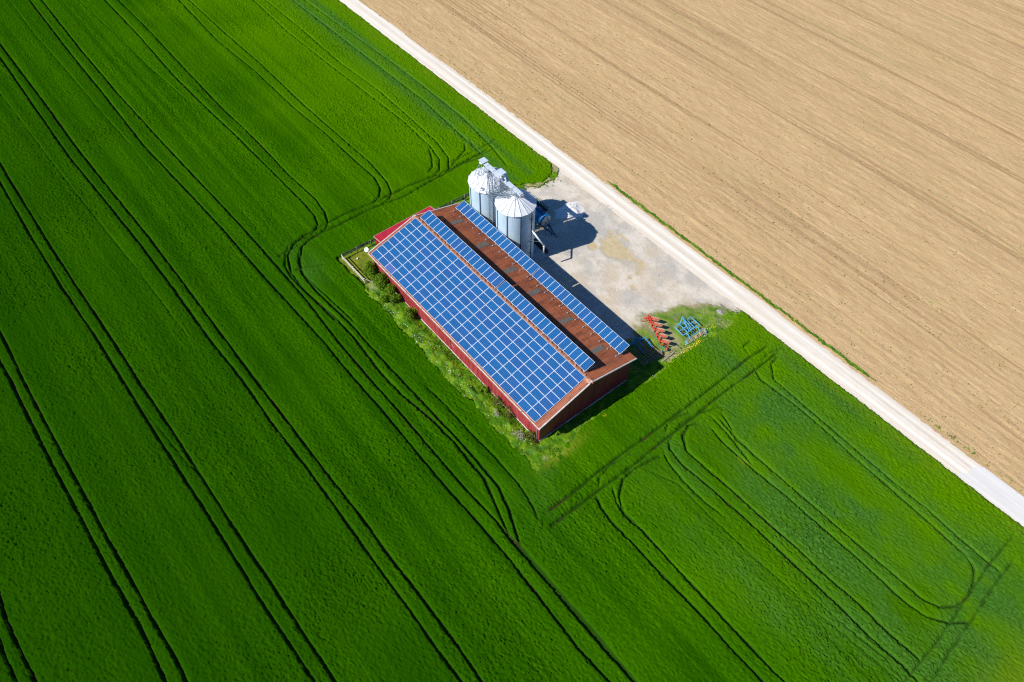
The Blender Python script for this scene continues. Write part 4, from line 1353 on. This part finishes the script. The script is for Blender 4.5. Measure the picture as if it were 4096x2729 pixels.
# ------------------------------------------------------------------ slurry tanker by the near silo
BLUEP = simple('blue_paint', (0.008, 0.23, 0.52), .35, 0, .5, var=.2, scale=2, dirt=(.05, .12, .18))
BLUED = simple('dark_blue_paint', (0.010, 0.075, 0.19), .45, 0, .4, var=.3, scale=3)
BLACK = simple('black_rubber', (.028, .028, .028), .85, var=.3)
STEELW = simple('pale_steel', (.62, .60, .54), .5, .2, var=.2, scale=3, dirt=(.35, .30, .22))
TX0, TX1, TY, TZ, TR = -34.1, -29.1, 18.0, .42, .93
gz = g(TY)
tk = empty('slurry_tanker', (-31.5, TY, gz), 0, 'blue slurry tanker trailer parked in the shade behind the near silo', 'tanker')
MB().lathe((0, TY, TZ), ((.30, TX0 - .28), (.70, TX0 - .15), (TR, TX0), (TR, TX1), (TR - .02, TX1 + .03)), 28, axis='x').build('tank', BLUEP, tk, smooth=True)
MB().lathe((0, TY, TZ), ((TR - .01, TX1 + .03), (.80, TX1 + .14), (.45, TX1 + .24), (.05, TX1 + .27)), 28, axis='x').build('tank_end', STEELW, tk, smooth=True)
mb = MB()
for x in (-33.6, -32.2, -31.0, -29.25):
    mb.lathe((0, TY, TZ), ((TR, x - .05), (TR + .035, x - .05), (TR + .035, x + .05), (TR, x + .05)), 28, axis='x')
mb.build('tank_hoop', BLUEP, tk)
mb = MB()
for x in (-31.35, -31.05): mb.lathe((0, TY, TZ), ((TR + .036, x - .06), (TR + .045, x - .055), (TR + .045, x + .055), (TR + .036, x + .06)), 28, axis='x')
mb.build('reflective_band', simple('band_white', (.55, .68, .75), .5), tk)
mb = MB()
zt_ = TZ + TR + .13
for y in (TY - .28, TY + .28): mb.bar((-31.6, y, zt_), (-29.5, y, zt_), .06, .16)
for x in (-31.6, -30.9, -30.2, -29.5): mb.bar((x, TY - .28, zt_), (x, TY + .28, zt_), .06, .12)
mb.build('walkway', BLUED, tk)
MB().lathe((-30.3, TY, TZ + TR - .02), ((.22, 0), (.24, .09), (.2, .14), (.02, .16)), 14).build('hatch', BLUED, tk)
mb = MB()
mb.bar((-33.8, TY - .45, gz + .72), (-28.6, TY - .45, gz + .72), .10, .16).bar((-33.8, TY + .45, gz + .72), (-28.6, TY + .45, gz + .72), .10, .16)
mb.bar((-28.6, TY - .45, gz + .72), (-26.9, TY + .0, gz + .48), .10, .14).bar((-28.6, TY + .45, gz + .72), (-26.9, TY, gz + .48), .10, .14)
mb.bar((-28.8, TY - .55, gz + .74), (-28.8, TY + .55, gz + .74), .1)
mb.build('chassis', BLUED, tk)
MB().bar((-27.0, TY, gz + .48), (-26.45, TY, gz + .45), .09).lathe((-26.4, TY, gz + .40), ((.10, 0), (.10, .06)), 10).build('drawbar_eye', simple('rusty_iron', (.20, .12, .07), .8, .2), tk)
MB().bar((-27.6, TY - .1, gz), (-27.6, TY - .1, gz + .75), .07).box((-27.6, TY - .1, gz + .03), (.25, .25, .04)).build('jack', BLUED, tk)
MB().bar((-29.0, TY + .1, TZ + .75), (-27.5, TY - .02, gz + .8), .06).bar((-29.0, TY - .35, TZ + .2), (-27.6, TY - .05, gz + .8), .05).build('hose', BLACK, tk)
for y in (TY - .95, TY + .95):
    for x in (-32.9, -31.55):
        wh = MB().lathe((x, y, gz + .55), ((.32, -.17), (.50, -.2), (.56, -.12), (.56, .12), (.50, .2), (.32, .17)), 22, axis='y')
        w_ = wh.build('wheel', BLACK, tk, smooth=False)
        MB().lathe((x, y, gz + .55), ((.06, -.18), (.30, -.12), (.31, .12), (.06, .16)), 16, axis='y').build('rim', WHITE, w_) if False else None
        r_ = MB().lathe((0, 0, 0), ((.08, -.185), (.30, -.16), (.31, .16), (.08, .185)), 16, axis='y')
        ro = r_.build('rim', WHITE, None)
        ro.parent = w_
        ro.location = Vector((x, y, gz + .55)) - Vector(tk.location)
mb = MB()
for dx, dz, s in ((0, 0, .09), (.22, -.04, .08), (.1, .2, .07), (.38, -.22, .06), (-.2, .1, .06)):
    mb.lathe((-30.15 + dx, TY - TR - .12, TZ - .45 + dz), ((s, -.07), (s, .07)), 10, axis='y')
mb.build('valve', WHITE, tk)
tag(MB().bar((-30.4, 16.75, g(16.7) + .12), (-29.3, 17.9, g(17.9) + .12), .16, .10).build('timber_beam', simple('yellow_timber', (.62, .50, .27), .8, var=.2, scale=6)), 'thick yellow timber lying beside the tanker, nearest the hitch', 'timber', 'yellow timbers on the gravel by the tanker')
tag(MB().bar((-31.0, 16.65, g(16.7) + .10), (-30.0, 17.4, g(17.4) + .10), .09, .08).build('timber_beam', bpy.data.materials['yellow_timber']), 'thin yellow timber lying beside the tanker, nearest its wheels', 'timber', 'yellow timbers on the gravel by the tanker')
# dark lattice-sided cart beyond the tanker
DGREEN = simple('dark_green_paint', (.012, .065, .055), .6, var=.4, scale=4)
z0 = g(20.2)
ct = empty('lattice_cart', (-33.6, 20.1, z0), 0, 'low dark green lattice frame cart beyond the blue tanker', 'cart')
MB().box((-33.6, 20.15, z0 + .55), (3.9, 1.2, .07)).build('bed', DGREEN, ct)
mb = MB()
for y in (19.6, 20.7):
    for z in (.65, .95, 1.25): mb.bar((-35.5, y, z0 + z), (-31.7, y, z0 + z), .05)
    for k in range(12): mb.bar((-35.5 + k * .345, y, z0 + .6), (-35.5 + k * .345, y, z0 + 1.27), .045)
for k in range(12): mb.bar((-35.5 + k * .345, 19.6, z0 + .62), (-35.5 + k * .345, 20.7, z0 + .62), .045)
mb.build('lattice_side', DGREEN, ct)
for x in (-35.0, -32.2):
    for y in (19.65, 20.65): MB().lathe((x, y, z0 + .28), ((.1, -.1), (.28, -.1), (.28, .1), (.1, .1)), 14, axis='y').build('wheel', BLACK, ct)
# dark stack of frames at the foot of the spout
z0 = g(14.6)
st_ = empty('frame_stack', (-26.4, 14.6, z0), 0, 'dark stack of green metal frames on the slab below the discharge spout', 'metal frames')
for k in range(3):
    mb = MB()
    zz = z0 + .25 + k * .16
    a, b = Vector((-28.2 + .1 * k, 15.0, zz)), Vector((-24.9 + .06 * k, 14.85, zz))
    for s in (0, -.28, -.6): mb.bar(a + Vector((0, s, 0)), b + Vector((0, s, 0)), .06)
    for i in range(9):
        q = a.lerp(b, i / 8)
        mb.bar(q, q + Vector((0, -.6, 0)), .045)
    mb.build('frame', DGREEN, st_)
MB().box((-26.5, 14.7, z0 + .1), (3.2, .45, .2)).build('timber', simple('black_timber', (.03, .03, .03), .9), st_)

# ------------------------------------------------------------------ gravel heap and ash heap
n1, n2 = 60, 22
vs, fs = [], []
hx, hy = -29.9, 24.0
for j in range(n2 + 1):
    t = j / n2
    for k in range(n1):
        a = TAU * k / n1
        R = (2.05 + .18 * math.sin(3 * a + 1) + .12 * math.sin(7 * a)) * t
        x, y = hx + R * math.cos(a) * 1.0, hy + R * math.sin(a) * 1.28
        h = .62 * (1 - sstep(.0, 1.0, t)) * (1 + .3 * math.sin(a * 2 + t * 5) * t)
        h += (random.random() - .5) * .06 * (1 - t) + .12 * math.exp(-((t - .45) / .12) ** 2) * max(0, math.sin(a * 5))
        vs.append((x, y, g(y) + .03 + max(0, h)))
for j in range(n2):
    for k in range(n1): fs.append((j * n1 + k, (j + 1) * n1 + k, (j + 1) * n1 + (k + 1) % n1, j * n1 + (k + 1) % n1))
WGRAV = simple('white_gravel', (.74, .72, .69), .95, var=.12, scale=5, dirt=(.52, .50, .46), bump=.5)
tag(MB().add(vs, fs).build('gravel_heap', WGRAV), 'low round heap of white gravel on the yard beyond the silos', 'gravel heap')


def heap(name, x, y, rx, ry, h, mat, label, cat, seed):
    rr = random.Random(seed)
    vs, fs = [], []
    for j in range(9):
        t = j / 8
        for k in range(24):
            a = TAU * k / 24
            R = t * (1 + .12 * math.sin(3 * a + seed) + rr.uniform(-.06, .06))
            yy = y + ry * R * math.sin(a)
            vs.append((x + rx * R * math.cos(a), yy, g(yy) + .05 + h * (1 - t * t) + rr.uniform(0, .35) * h * (1 - t)))
    for j in range(8):
        for k in range(24): fs.append((j * 24 + k, (j + 1) * 24 + k, (j + 1) * 24 + (k + 1) % 24, j * 24 + (k + 1) % 24))
    return tag(MB().add(vs, fs).build(name, mat), label, cat)


ASH = simple('grey_ash', (.30, .27, .27), .95, var=.5, scale=5, dirt=(.12, .11, .11), bump=.5)
heap('ash_heap', -1.35, 26.65, .62, .52, .16, ASH, 'small round grey heap of ash at the corner of yard and track', 'ash heap', 3)
heap('burnt_patch', -1.85, 27.75, .55, .22, .04, simple('burnt', (.20, .18, .17), .95, var=.5, scale=6), 'dark scorched scrap of debris next to the ash heap, on the track side', 'debris', 5)
for k, (x, y, s, c, lab) in enumerate(((-11.6, 24.9, .10, (.24, .12, .07), 'small brown stone lying alone on the pale middle of the yard'), (-3.5, 25.6, .13, (.18, .12, .09), 'dark brown lump on the yard near the ash heap'),
                                       (-13.2, 17.9, .15, (.66, .62, .55), 'flat pale stone on the yard off the barn shadow'), (-26.7, 27.3, .08, (.12, .11, .11), 'small dark stone on the yard beside the white track'))):
    tag(MB().lathe((x, y, g(y) + .03), ((s, 0), (s * 1.1, s * .3), (s * .6, s * .7), (s * .1, s * .8)), 7).build('stone', simple('stone_%s' % 'abcd'[k], c, .9)), lab, 'stone')

# ------------------------------------------------------------------ red plough
REDP = simple('red_paint', (.62, .050, .030), .4, 0, .4, var=.15, scale=3, dirt=(.35, .06, .035))
REDF = simple('faded_red_steel', (.55, .13, .095), .5, .1, var=.3, scale=5, dirt=(.50, .34, .22))
TEAL = simple('teal_paint', (.012, .22, .17), .5, var=.2)
TAN = simple('worn_steel', (.62, .49, .31), .55, .2, var=.3, scale=5)
gp = g(16)
pw = empty('plough', (-4, 15.8, gp), 0, 'red reversible plough with paired mouldboards standing on the grass', 'plough')
P0, P1 = Vector((-6.35, 16.95, gp + 1.0)), Vector((-1.75, 14.85, gp + 1.0))
dd = (P1 - P0).normalized()
pp = Vector((-dd.y, dd.x, 0))
MB().bar(P0 + dd * .3, P1, .17, .17).build('beam', REDP, pw)
mb = MB()
hs = P0 + dd * .1
mb.bar(hs + pp * .45, hs - pp * .45, .16, .3)
mb.bar(hs - dd * .35 + pp * .42 + Vector((0, 0, -.35)), hs + pp * .38, .12, .18).bar(hs - dd * .35 - pp * .42 + Vector((0, 0, -.35)), hs - pp * .38, .12, .18)
mb.bar(hs - dd * .15 + Vector((0, 0, .45)), hs + dd * .5, .14).bar(hs - dd * .15 + Vector((0, 0, .45)), hs - dd * .1 + Vector((0, 0, -.2)), .16, .2)
mb.tube(hs - dd * .1 + pp * .2 + Vector((0, 0, .25)), hs + dd * .75 + pp * .15 + Vector((0, 0, .12)), .06)
mb.tube(hs - dd * .1 - pp * .22 + Vector((0, 0, .2)), hs + dd * .9 - pp * .22 + Vector((0, 0, .1)), .06)
mb.build('headstock', REDP, pw)
MB().bar(hs - pp * .45 - dd * .1, hs - pp * .75 - dd * .25 + Vector((0, 0, -.85)), .06).tube(hs + pp * .1 + dd * .3, hs + dd * 1.2 + pp * .35, .045).build('stand', REDP, pw)
MB().path([hs + pp * .2 + Vector((0, 0, .4)), hs + dd * .4 + pp * .1 + Vector((0, 0, .55)), hs + dd * .8 + Vector((0, 0, .2))], .03).build('hose', BLACK, pw)


def mould(b, up):
    """a curved mouldboard turning away from its leg"""
    mb, tp = MB(), MB()
    vs = []
    tipd = (dd * .28 + pp * .96).normalized()
    for i in range(7):
        t = i / 6
        for j in range(4):
            s = j / 3
            q = b + dd * (-.10 + .62 * t) + pp * (.18 + .82 * t - .10 * s) + Vector((0, 0, up * (.50 - .38 * s - .15 * t * s) + .0))
            q += (dd * -.14) * math.sin(s * 2.2) * up * 0 + dd * (.18 * s * (1 - t))
            vs.append(q)
    fs = [(i * 4 + j, i * 4 + j + 1, (i + 1) * 4 + j + 1, (i + 1) * 4 + j) for i in range(6) for j in range(3)]
    th = [v + Vector((0, 0, .012)) + dd * .02 for v in vs]
    return vs, th, fs


for k in range(5):
    b = P0.lerp(P1, (k + .55) / 5.05)
    for up in (1, -1):
        leg = MB().bar(b + pp * .05, b + pp * .22 + dd * .05 + Vector((0, 0, up * .55)), .12, .06)
        leg.bar(b - pp * .12, b + pp * .12, .2, .2)
        bodyo = leg.build('plough_leg', REDP if up > 0 else TEAL, pw)
        vs, th, fs = mould(b + Vector((0, 0, up * .12)), up)
        m1 = MB()
        m1.add(vs, [f for f in fs]).add(th, [tuple(reversed(f)) for f in fs])
        mo_ = m1.build('mouldboard', REDF, pw)
        MB().bar(b + pp * .2 - dd * .15 + Vector((0, 0, up * .62)), b + pp * 1.0 + dd * .36 + Vector((0, 0, up * .52)), .13, .03).build('share', TAN, mo_)
    MB().bar(b - pp * .15 + dd * .15, b - pp * .5 + dd * .35 + Vector((0, 0, -.1)), .05).build('trip_arm', TEAL, pw)
we = P1 + dd * .55
MB().bar(P1, we + Vector((0, 0, -.1)), .10).bar(we, we - pp * .25 + dd * .05 + Vector((0, 0, -.55)), .09).bar(P1, P1 + pp * .55 + dd * .35 + Vector((0, 0, -.3)), .08).build('wheel_arm', TEAL, pw)
wc = we - pp * .35 + dd * .05 + Vector((0, 0, -.68))
mb = MB()
mb.tube(wc - pp * .13, wc + pp * .13, .31, n=20)
mb.build('wheel', simple('grey_tyre', (.17, .15, .14), .85), pw)
MB().tube(P1 + pp * .5 + dd * .4 + Vector((0, 0, -.4)), P1 + pp * .58 + dd * .4 + Vector((0, 0, -.4)), .24, n=16).build('disc', REDF, pw)

# ------------------------------------------------------------------ blue cultivator
CYAN = simple('sky_blue_paint', (.085, .36, .58), .45, 0, .4, var=.15, scale=3, dirt=(.25, .36, .42))
gc = g(20.3)
cu = empty('cultivator', (-2, 20.3, gc), 0, 'light blue tined cultivator frame with slatted roller standing in sun by the yard', 'cultivator')
zc = gc + .80
A_, Bc, Cc_, Dc = Vector((-3.05, 18.85, zc)), Vector((-2.85, 21.9, zc)), Vector((-1.25, 21.75, zc)), Vector((-1.35, 18.65, zc))
mb = MB()
for a, b in ((A_, Bc), (Bc, Cc_), (Cc_, Dc), (Dc, A_)): mb.bar(a, b, .10)
mb.bar(A_.lerp(Dc, .5), Bc.lerp(Cc_, .5), .10)
for t in (.28, .5, .72): mb.bar(A_.lerp(Bc, t), Dc.lerp(Cc_, t), .09)
mb.build('frame', CYAN, cu)
ap = Vector((-3.2, 20.35, gc + 1.55))
mb = MB()
for q in (A_.lerp(Bc, .3), A_.lerp(Bc, .68), Dc.lerp(Cc_, .38), Dc.lerp(Cc_, .58)): mb.bar(ap, q, .09)
mb.box(tuple(ap), (.2, .26, .14)).bar(A_.lerp(Bc, .3), A_.lerp(Bc, .3) + Vector((-.35, 0, -.25)), .09).bar(A_.lerp(Bc, .68), A_.lerp(Bc, .68) + Vector((-.35, 0, -.25)), .09)
mb.build('headstock', CYAN, cu)
for r_, (L0, L1) in enumerate(((A_, Bc), (A_.lerp(Dc, .5), Bc.lerp(Cc_, .5)), (Dc, Cc_))):
    for k in range(3 + r_ % 2):
        q = L0.lerp(L1, (k + .5) / (3 + r_ % 2))
        tn = MB().path([q, q + Vector((.32, 0, -.08)), q + Vector((.42, 0, -.42)), q + Vector((.18, 0, -.76))], .035, 6)
        tn.bar(q + Vector((.16, -.09, -.78)), q + Vector((.16, .09, -.78)), .12, .02)
        tn.build('tine', BLUED if k % 2 else simple('brown_steel', (.17, .11, .07), .7) if 'brown_steel' not in bpy.data.materials else bpy.data.materials['brown_steel'], cu)
for t in (.18, .80):
    q = Dc.lerp(Cc_, t)
    MB().path([q, q + Vector((.35, 0, .12)), q + Vector((.75, 0, -.15)), q + Vector((.95, 0, -.42))], .065, 8).build('roller_arm', CYAN, cu)
r0, r1 = Vector((-.42, 18.5, gc + .30)), Vector((-.18, 21.85, gc + .30))
rd = (r1 - r0).normalized()
rs = Vector((rd.y, -rd.x, 0))
mb = MB()
for k in range(8):
    a = TAU * k / 8
    o = rs * .25 * math.cos(a) + Vector((0, 0, .25 * math.sin(a)))
    mb.bar(r0 + o, r1 + o, .055, .03)
for t in (0, .25, .5, .75, 1):
    q = r0.lerp(r1, t)
    mb.tube(q - rd * .02, q + rd * .02, .235, n=14)
mb.build('roller', TAN, cu)
mb = MB()
for q in (r0 - rd * .07, r1 + rd * .07): mb.bar(q + Vector((-.3, 0, .0)), q + Vector((.3, 0, .0)), .04, .42)
mb.bar(r0 - rs * .3 + Vector((0, 0, .3)), r1 - rs * .3 + Vector((0, 0, .3)), .07)
mb.build('roller_frame', CYAN, cu)

# ------------------------------------------------------------------ seedbed harrow, half in the barn's shade
gh = g(12.8)
ha = empty('harrow', (-3.2, 12.8, gh), 0, 'blue and brown seedbed harrow half hidden in the shade of the barn', 'harrow')
BROWN = simple('rusty_bars', (.36, .25, .15), .75, .1, var=.4, scale=5)
mb = MB()
z = gh + .55
mb.bar((-4.7, 11.6, z), (-4.3, 14.2, z), .12).bar((-4.3, 14.2, z + .1), (-2.45, 13.75, z + .1), .11).bar((-4.5, 12.4, z + .1), (-2.5, 12.3, z + .1), .10)
mb.bar((-4.6, 12.0, z), (-5.0, 12.9, z + .6), .1).bar((-4.4, 13.6, z), (-5.0, 12.9, z + .6), .1).bar((-5.0, 12.9, z + .6), (-3.3, 12.9, z + .1), .09)
mb.bar((-4.75, 11.9, z), (-5.15, 11.9, z - .2), .1).bar((-4.45, 13.7, z), (-4.85, 13.8, z - .2), .1)
mb.build('headstock', BLUEP, ha)
mb = MB()
for k in range(9):
    x = -4.15 + k * .33
    mb.bar((x, 10.9, z - .05), (x + .18, 14.1, z - .05), .045)
for k in range(8):
    y = 10.95 + k * .45
    mb.bar((-4.2, y, z - .0), (-1.35, y - .12, z - .0), .045)
mb.build('frame', BROWN, ha)
for k in range(2):
    x = -1.75 + k * .42
    mb = MB()
    a, b = Vector((x, 10.9, gh + .3)), Vector((x + .2, 14.2, gh + .3))
    for i in range(7):
        o = Vector((.2 * math.cos(TAU * i / 7), 0, .2 * math.sin(TAU * i / 7)))
        mb.bar(a + o, b + o, .035)
    for t in (0, .2, .4, .6, .8, 1): mb.tube(a.lerp(b, t) - Vector((0, .015, 0)), a.lerp(b, t) + Vector((0, .015, 0)), .2, n=12)
    mb.build('roller', BROWN, ha)
mb = MB()
for i in range(7):
    for j in range(8): mb.bar((-4.0 + i * .36, 11.1 + j * .42, z), (-3.93 + i * .36, 11.1 + j * .42, gh + .03), .025)
mb.build('tines', BROWN, ha)
tag(MB().bar((-.35, 15.9, g(15.9) + .2), (-.25, 13.3, g(13.3) + .16), .22, .06).build('board', simple('weathered_board', (.30, .25, .20), .9, var=.3, scale=6)), 'weathered brown board lying at the crop edge behind the plough', 'board')
# scrap against the shaded east corner of the barn
sc = empty('scrap_pile', (-1.6, 8.3, g(8.3)), 0, 'dark brushwood and scrap in the shade off the east corner of the barn', 'scrap')
mb = MB()
rr = random.Random(4)
for k in range(16):
    x, y = -1.6 + rr.uniform(-.9, 1.0), 8.5 + rr.uniform(-.4, 1.3)
    mb.bar((x, y, g(y) + .05), (x + rr.uniform(-.9, .9), y + rr.uniform(-.6, .8), g(y) + rr.uniform(.15, .7)), .05)
mb.build('branches', simple('dead_branch', (.28, .21, .16), .9), sc)

# ------------------------------------------------------------------ shrubs and plants
shrub('shrub', -36.3, -8.55, 3.2, 1.3, 6500, FIR, 'tall dark green shrub at the far corner of the barn, under the satellite dish', group='shrubs along the red wall', seed=1, size=.085, squash=1.25)
shrub('shrub', -33.6, -8.6, 2.9, 1.35, 6500, FIR, 'dark green shrub beside the red wall, middle one of the three tall ones', group='shrubs along the red wall', seed=2, size=.085, squash=1.2)
shrub('shrub', -31.0, -8.7, 2.6, 1.3, 6000, FIR, 'dark shrub by the red wall, nearest the near gable of the three tall ones', group='shrubs along the red wall', seed=3, size=.085, squash=1.15)
shrub('shrub', -26.8, -8.6, 1.8, 1.1, 3800, LIME, 'small bright green bush standing alone against the middle of the red wall', seed=4, size=.08)
shrub('shrub', -10.9, -8.3, 1.0, .55, 900, LIME, 'little lime green sapling near the dark joint in the red wall', 'sapling', seed=5, size=.075, nb=4)
shrub('shrub', -8.2, -8.3, 1.9, .85, 800, OLIVE, 'thin olive leaved shrub on the red wall, next to the sapling', seed=6, size=.07, stem=pale_bark)
shrub('shrub', -6.0, -8.25, 1.9, .95, 800, OLIVE, 'thin olive leaved shrub on the red wall, between its twin and the bare tree', seed=7, size=.07, stem=pale_bark)
shrub('shrub', -1.75, -8.2, 2.0, .85, 900, OLIVE, 'sparse yellow green shrub around the down pipe at the near corner', seed=8, size=.075)
shrub('sapling', -.25, -5.0, 1.15, .45, 700, LIME, 'bright green sapling against the shaded near gable', 'sapling', seed=9, size=.08, nb=4)
shrub('weed_tuft', -.35, -.1, .8, .35, 260, FIR, 'dark leafy weed at the foot of the shaded near gable', 'weed', seed=10, size=.08, nb=3)
for k, (x, y, h, lab) in enumerate(((-2.9, -8.75, 2.0, 'bare pale branched dead tree by the near corner of the red wall'), (-7.0, -8.9, 1.3, 'bare pale dead twigs between the two olive shrubs'))):
    e = empty('dead_tree', (x, y, g(y)), 0, lab, 'dead tree')
    mb = MB()
    rr = random.Random(20 + k)

    def grow(p, d, L, r, depth):
        q = p + d * L
        mb.tube(p, q, r, r * .7, n=5)
        if depth == 0: return
        for _ in range(3):
            nd = (d + Vector((rr.uniform(-.9, .9), rr.uniform(-.9, .35), rr.uniform(-.35, .5)))).normalized()
            grow(p.lerp(q, rr.uniform(.5, 1)), nd, L * rr.uniform(.6, .85), r * .62, depth - 1)
    for _ in range(3):
        grow(Vector((x, y, g(y))), Vector((rr.uniform(-.6, .6), rr.uniform(-.8, .1), 1)).normalized(), h * .36, .055, 4)
    mb.build('branches', pale_bark, e)

# weeds in the strip along the west wall, along the near gable edge, round the implements
rw = np.random.default_rng(50)
cs, rs, ns = [], [], []
for k in range(1700):
    x = rw.uniform(-33, .9)
    y = -10.65 + rw.random() ** 1.2 * 2.7
    if rw.random() < .15 and x < -12: continue
    cs.append((x, y, g(y) + .18)); rs.append(rw.uniform(.15, .42)); ns.append(int(rw.uniform(14, 42)))
for k in range(330):
    x, y = rw.uniform(.2, 1.7), rw.uniform(-8.5, 9)
    cs.append((x, y, g(y) + .15)); rs.append(rw.uniform(.12, .32)); ns.append(int(rw.uniform(10, 26)))
for k in range(160):
    y = rw.uniform(15, 29)
    x = np.interp(y, S_EDGE_Y, S_EDGE_X) - abs(rw.normal()) * .9
    cs.append((x, y, g(y) + .10)); rs.append(rw.uniform(.10, .25)); ns.append(int(rw.uniform(8, 18)))
for k in range(170):
    y = rw.uniform(14, 29)
    x = np.interp(y, N_EDGE_Y, N_EDGE_X) + abs(rw.normal()) * .8
    cs.append((x, y, g(y) + .10)); rs.append(rw.uniform(.10, .28)); ns.append(int(rw.uniform(8, 18)))
for k in range(150):
    x = rw.choice([rw.uniform(22, 46), rw.uniform(28, 34), rw.uniform(-80, -36)])
    y = 33.75 + abs(rw.normal()) * .35
    cs.append((x, y, g(y) + .07)); rs.append(rw.uniform(.07, .2)); ns.append(int(rw.uniform(5, 14)))
V, F = leaf_cloud(cs, rs, ns, .065, 51, .8, .5)
ok = (V[:, 2].reshape(-1, 4).min(1) > g(V[:, 1].reshape(-1, 4).mean(1)) + .01)
F = F[ok]
tag(npmesh('weeds', V, F, leaf_mat('weed_leaves', (.055, .155, .003), (.17, .31, .006), 1.0)), 'leafy weeds in the strips beside the barn and yard', 'weeds', kind='stuff')


def flowers(name, spots, col, label, size, seed):
    """tiny blossoms on short stalks"""
    r = np.random.default_rng(seed)
    P = []
    for (x, y, sx, sy, n, h) in spots:
        for _ in range(n):
            yy = y + r.normal() * sy
            P.append((x + r.normal() * sx, yy, g(yy) + h * r.uniform(.7, 1.2)))
    P = np.array(P)
    n = len(P)
    nr = r.normal(size=(n, 3)) * .35 + (0, 0, 1)
    nr /= np.linalg.norm(nr, axis=1)[:, None]
    t = np.cross(nr, r.normal(size=(n, 3)))
    t /= np.linalg.norm(t, axis=1)[:, None]
    b = np.cross(nr, t)
    s = (size * r.uniform(.6, 1.4, n))[:, None]
    V = np.stack([P - t * s, P - b * s, P + t * s, P + b * s], 1).reshape(-1, 3)
    return tag(npmesh(name, V, np.arange(len(V)).reshape(-1, 4), simple(name + '_petals', col, .6, var=.05)), label, 'flowers', kind='stuff')


flowers('white_flowers', [(-30.5, -9.9, 1.6, .45, 60, .5), (-27.5, -10.2, 1.6, .35, 45, .5), (-23, -10.0, 1.5, .5, 40, .5), (-19.5, -9.8, 1.6, .5, 70, .5), (-15.5, -9.8, 1.5, .5, 60, .5), (-11.5, -9.7, 1.5, .5, 45, .5),
                          (-5, -9.7, 2.5, .5, 35, .5), (-34.5, -8.6, .5, .4, 14, 1.5), (.0, 22.0, .7, 1.0, 70, .35), (.3, 18.3, .35, .8, 30, .35), (.7, 15.6, .3, 1.0, 22, .4), (.9, 9.5, .4, 1.5, 12, .4), (-1, 24, 1.2, 1.0, 18, .2)],
        (.82, .82, .76), 'scattered small white flowers in the weed strips', .036, 60)
flowers('yellow_flowers', [(.55, 19.4, .16, .6, 90, .36), (.5, 17.9, .25, .7, 60, .38), (.5, 16.2, .25, .9, 35, .4), (.7, 14.2, .25, .8, 16, .4), (.1, 23.6, .25, .35, 20, .35), (-.7, 21.9, .15, .15, 10, .3), (-17, -9.6, 2.5, .4, 45, .45),
                           (-.75, -8.5, .2, .15, 34, .3), (1.3, 1.2, .15, .15, 10, .5), (-38.9, 22.9, .7, .9, 22, .3), (-37.6, 25.5, .8, 1.2, 12, .3), (6, 33.8, .5, .12, 22, .3), (-1.5, 33.8, .35, .12, 10, .3), (-18, 33.8, .2, .12, 8, .3), (-25, 33.8, .3, .12, 6, .3), (-41.5, -6, 1.0, 1.5, 8, .3)],
        (.85, .62, .01), 'scattered yellow dandelion and buttercup flowers', .042, 61)
# seedlings dotted over the brown field
r = np.random.default_rng(70)
cs, rs, ns = [], [], []
for k in range(3200):
    x = r.uniform(-100, 55)
    y = 34.5 + r.gamma(1.6, 14)
    if vnoise(np.array([x]), np.array([y]), 9, 1.2, 71)[0] + .35 * vnoise(np.array([x]), np.array([y]), 20, 9, 72)[0] < .72: continue
    cs.append((x, y, g(y) + .11)); rs.append(r.uniform(.06, .17)); ns.append(int(r.uniform(4, 12)))
V, F = leaf_cloud(cs, rs, ns, .06, 73, .5, .8)
tag(npmesh('field_weeds', V, F, leaf_mat('seedling_leaves', (.12, .19, .02), (.22, .30, .04))), 'tiny green weeds dotted over the brown field', 'weeds', kind='stuff')
# clods along the field edge of the track
r = np.random.default_rng(80)
Vs, n = [], 2600
x = r.uniform(-95, 45, n)
y = 34.4 + np.abs(r.normal(size=n)) * .9
s = r.uniform(.025, .085, n)
base = np.array([(1, 0, 0), (0, 1, 0), (-1, 0, 0), (0, -1, 0), (0, 0, .8)])
for i in range(n):
    a = r.uniform(0, 6.28)
    R_ = np.array([[math.cos(a), -math.sin(a), 0], [math.sin(a), math.cos(a), 0], [0, 0, 1]])
    Vs.append(base @ R_.T * s[i] * r.uniform(.7, 1.3, (5, 1)) + (x[i], y[i], g(y[i]) + .09))
V = np.concatenate(Vs)
F = np.concatenate([np.array([(0, 1, 4), (1, 2, 4), (2, 3, 4), (3, 0, 4)]) + 5 * i for i in range(n)])
tag(npmesh('clods', V, F, simple('clod_soil', (.50, .38, .24), .95, var=.3, scale=3)), 'loose earth clods along the edge of the brown field', 'clods', kind='stuff')
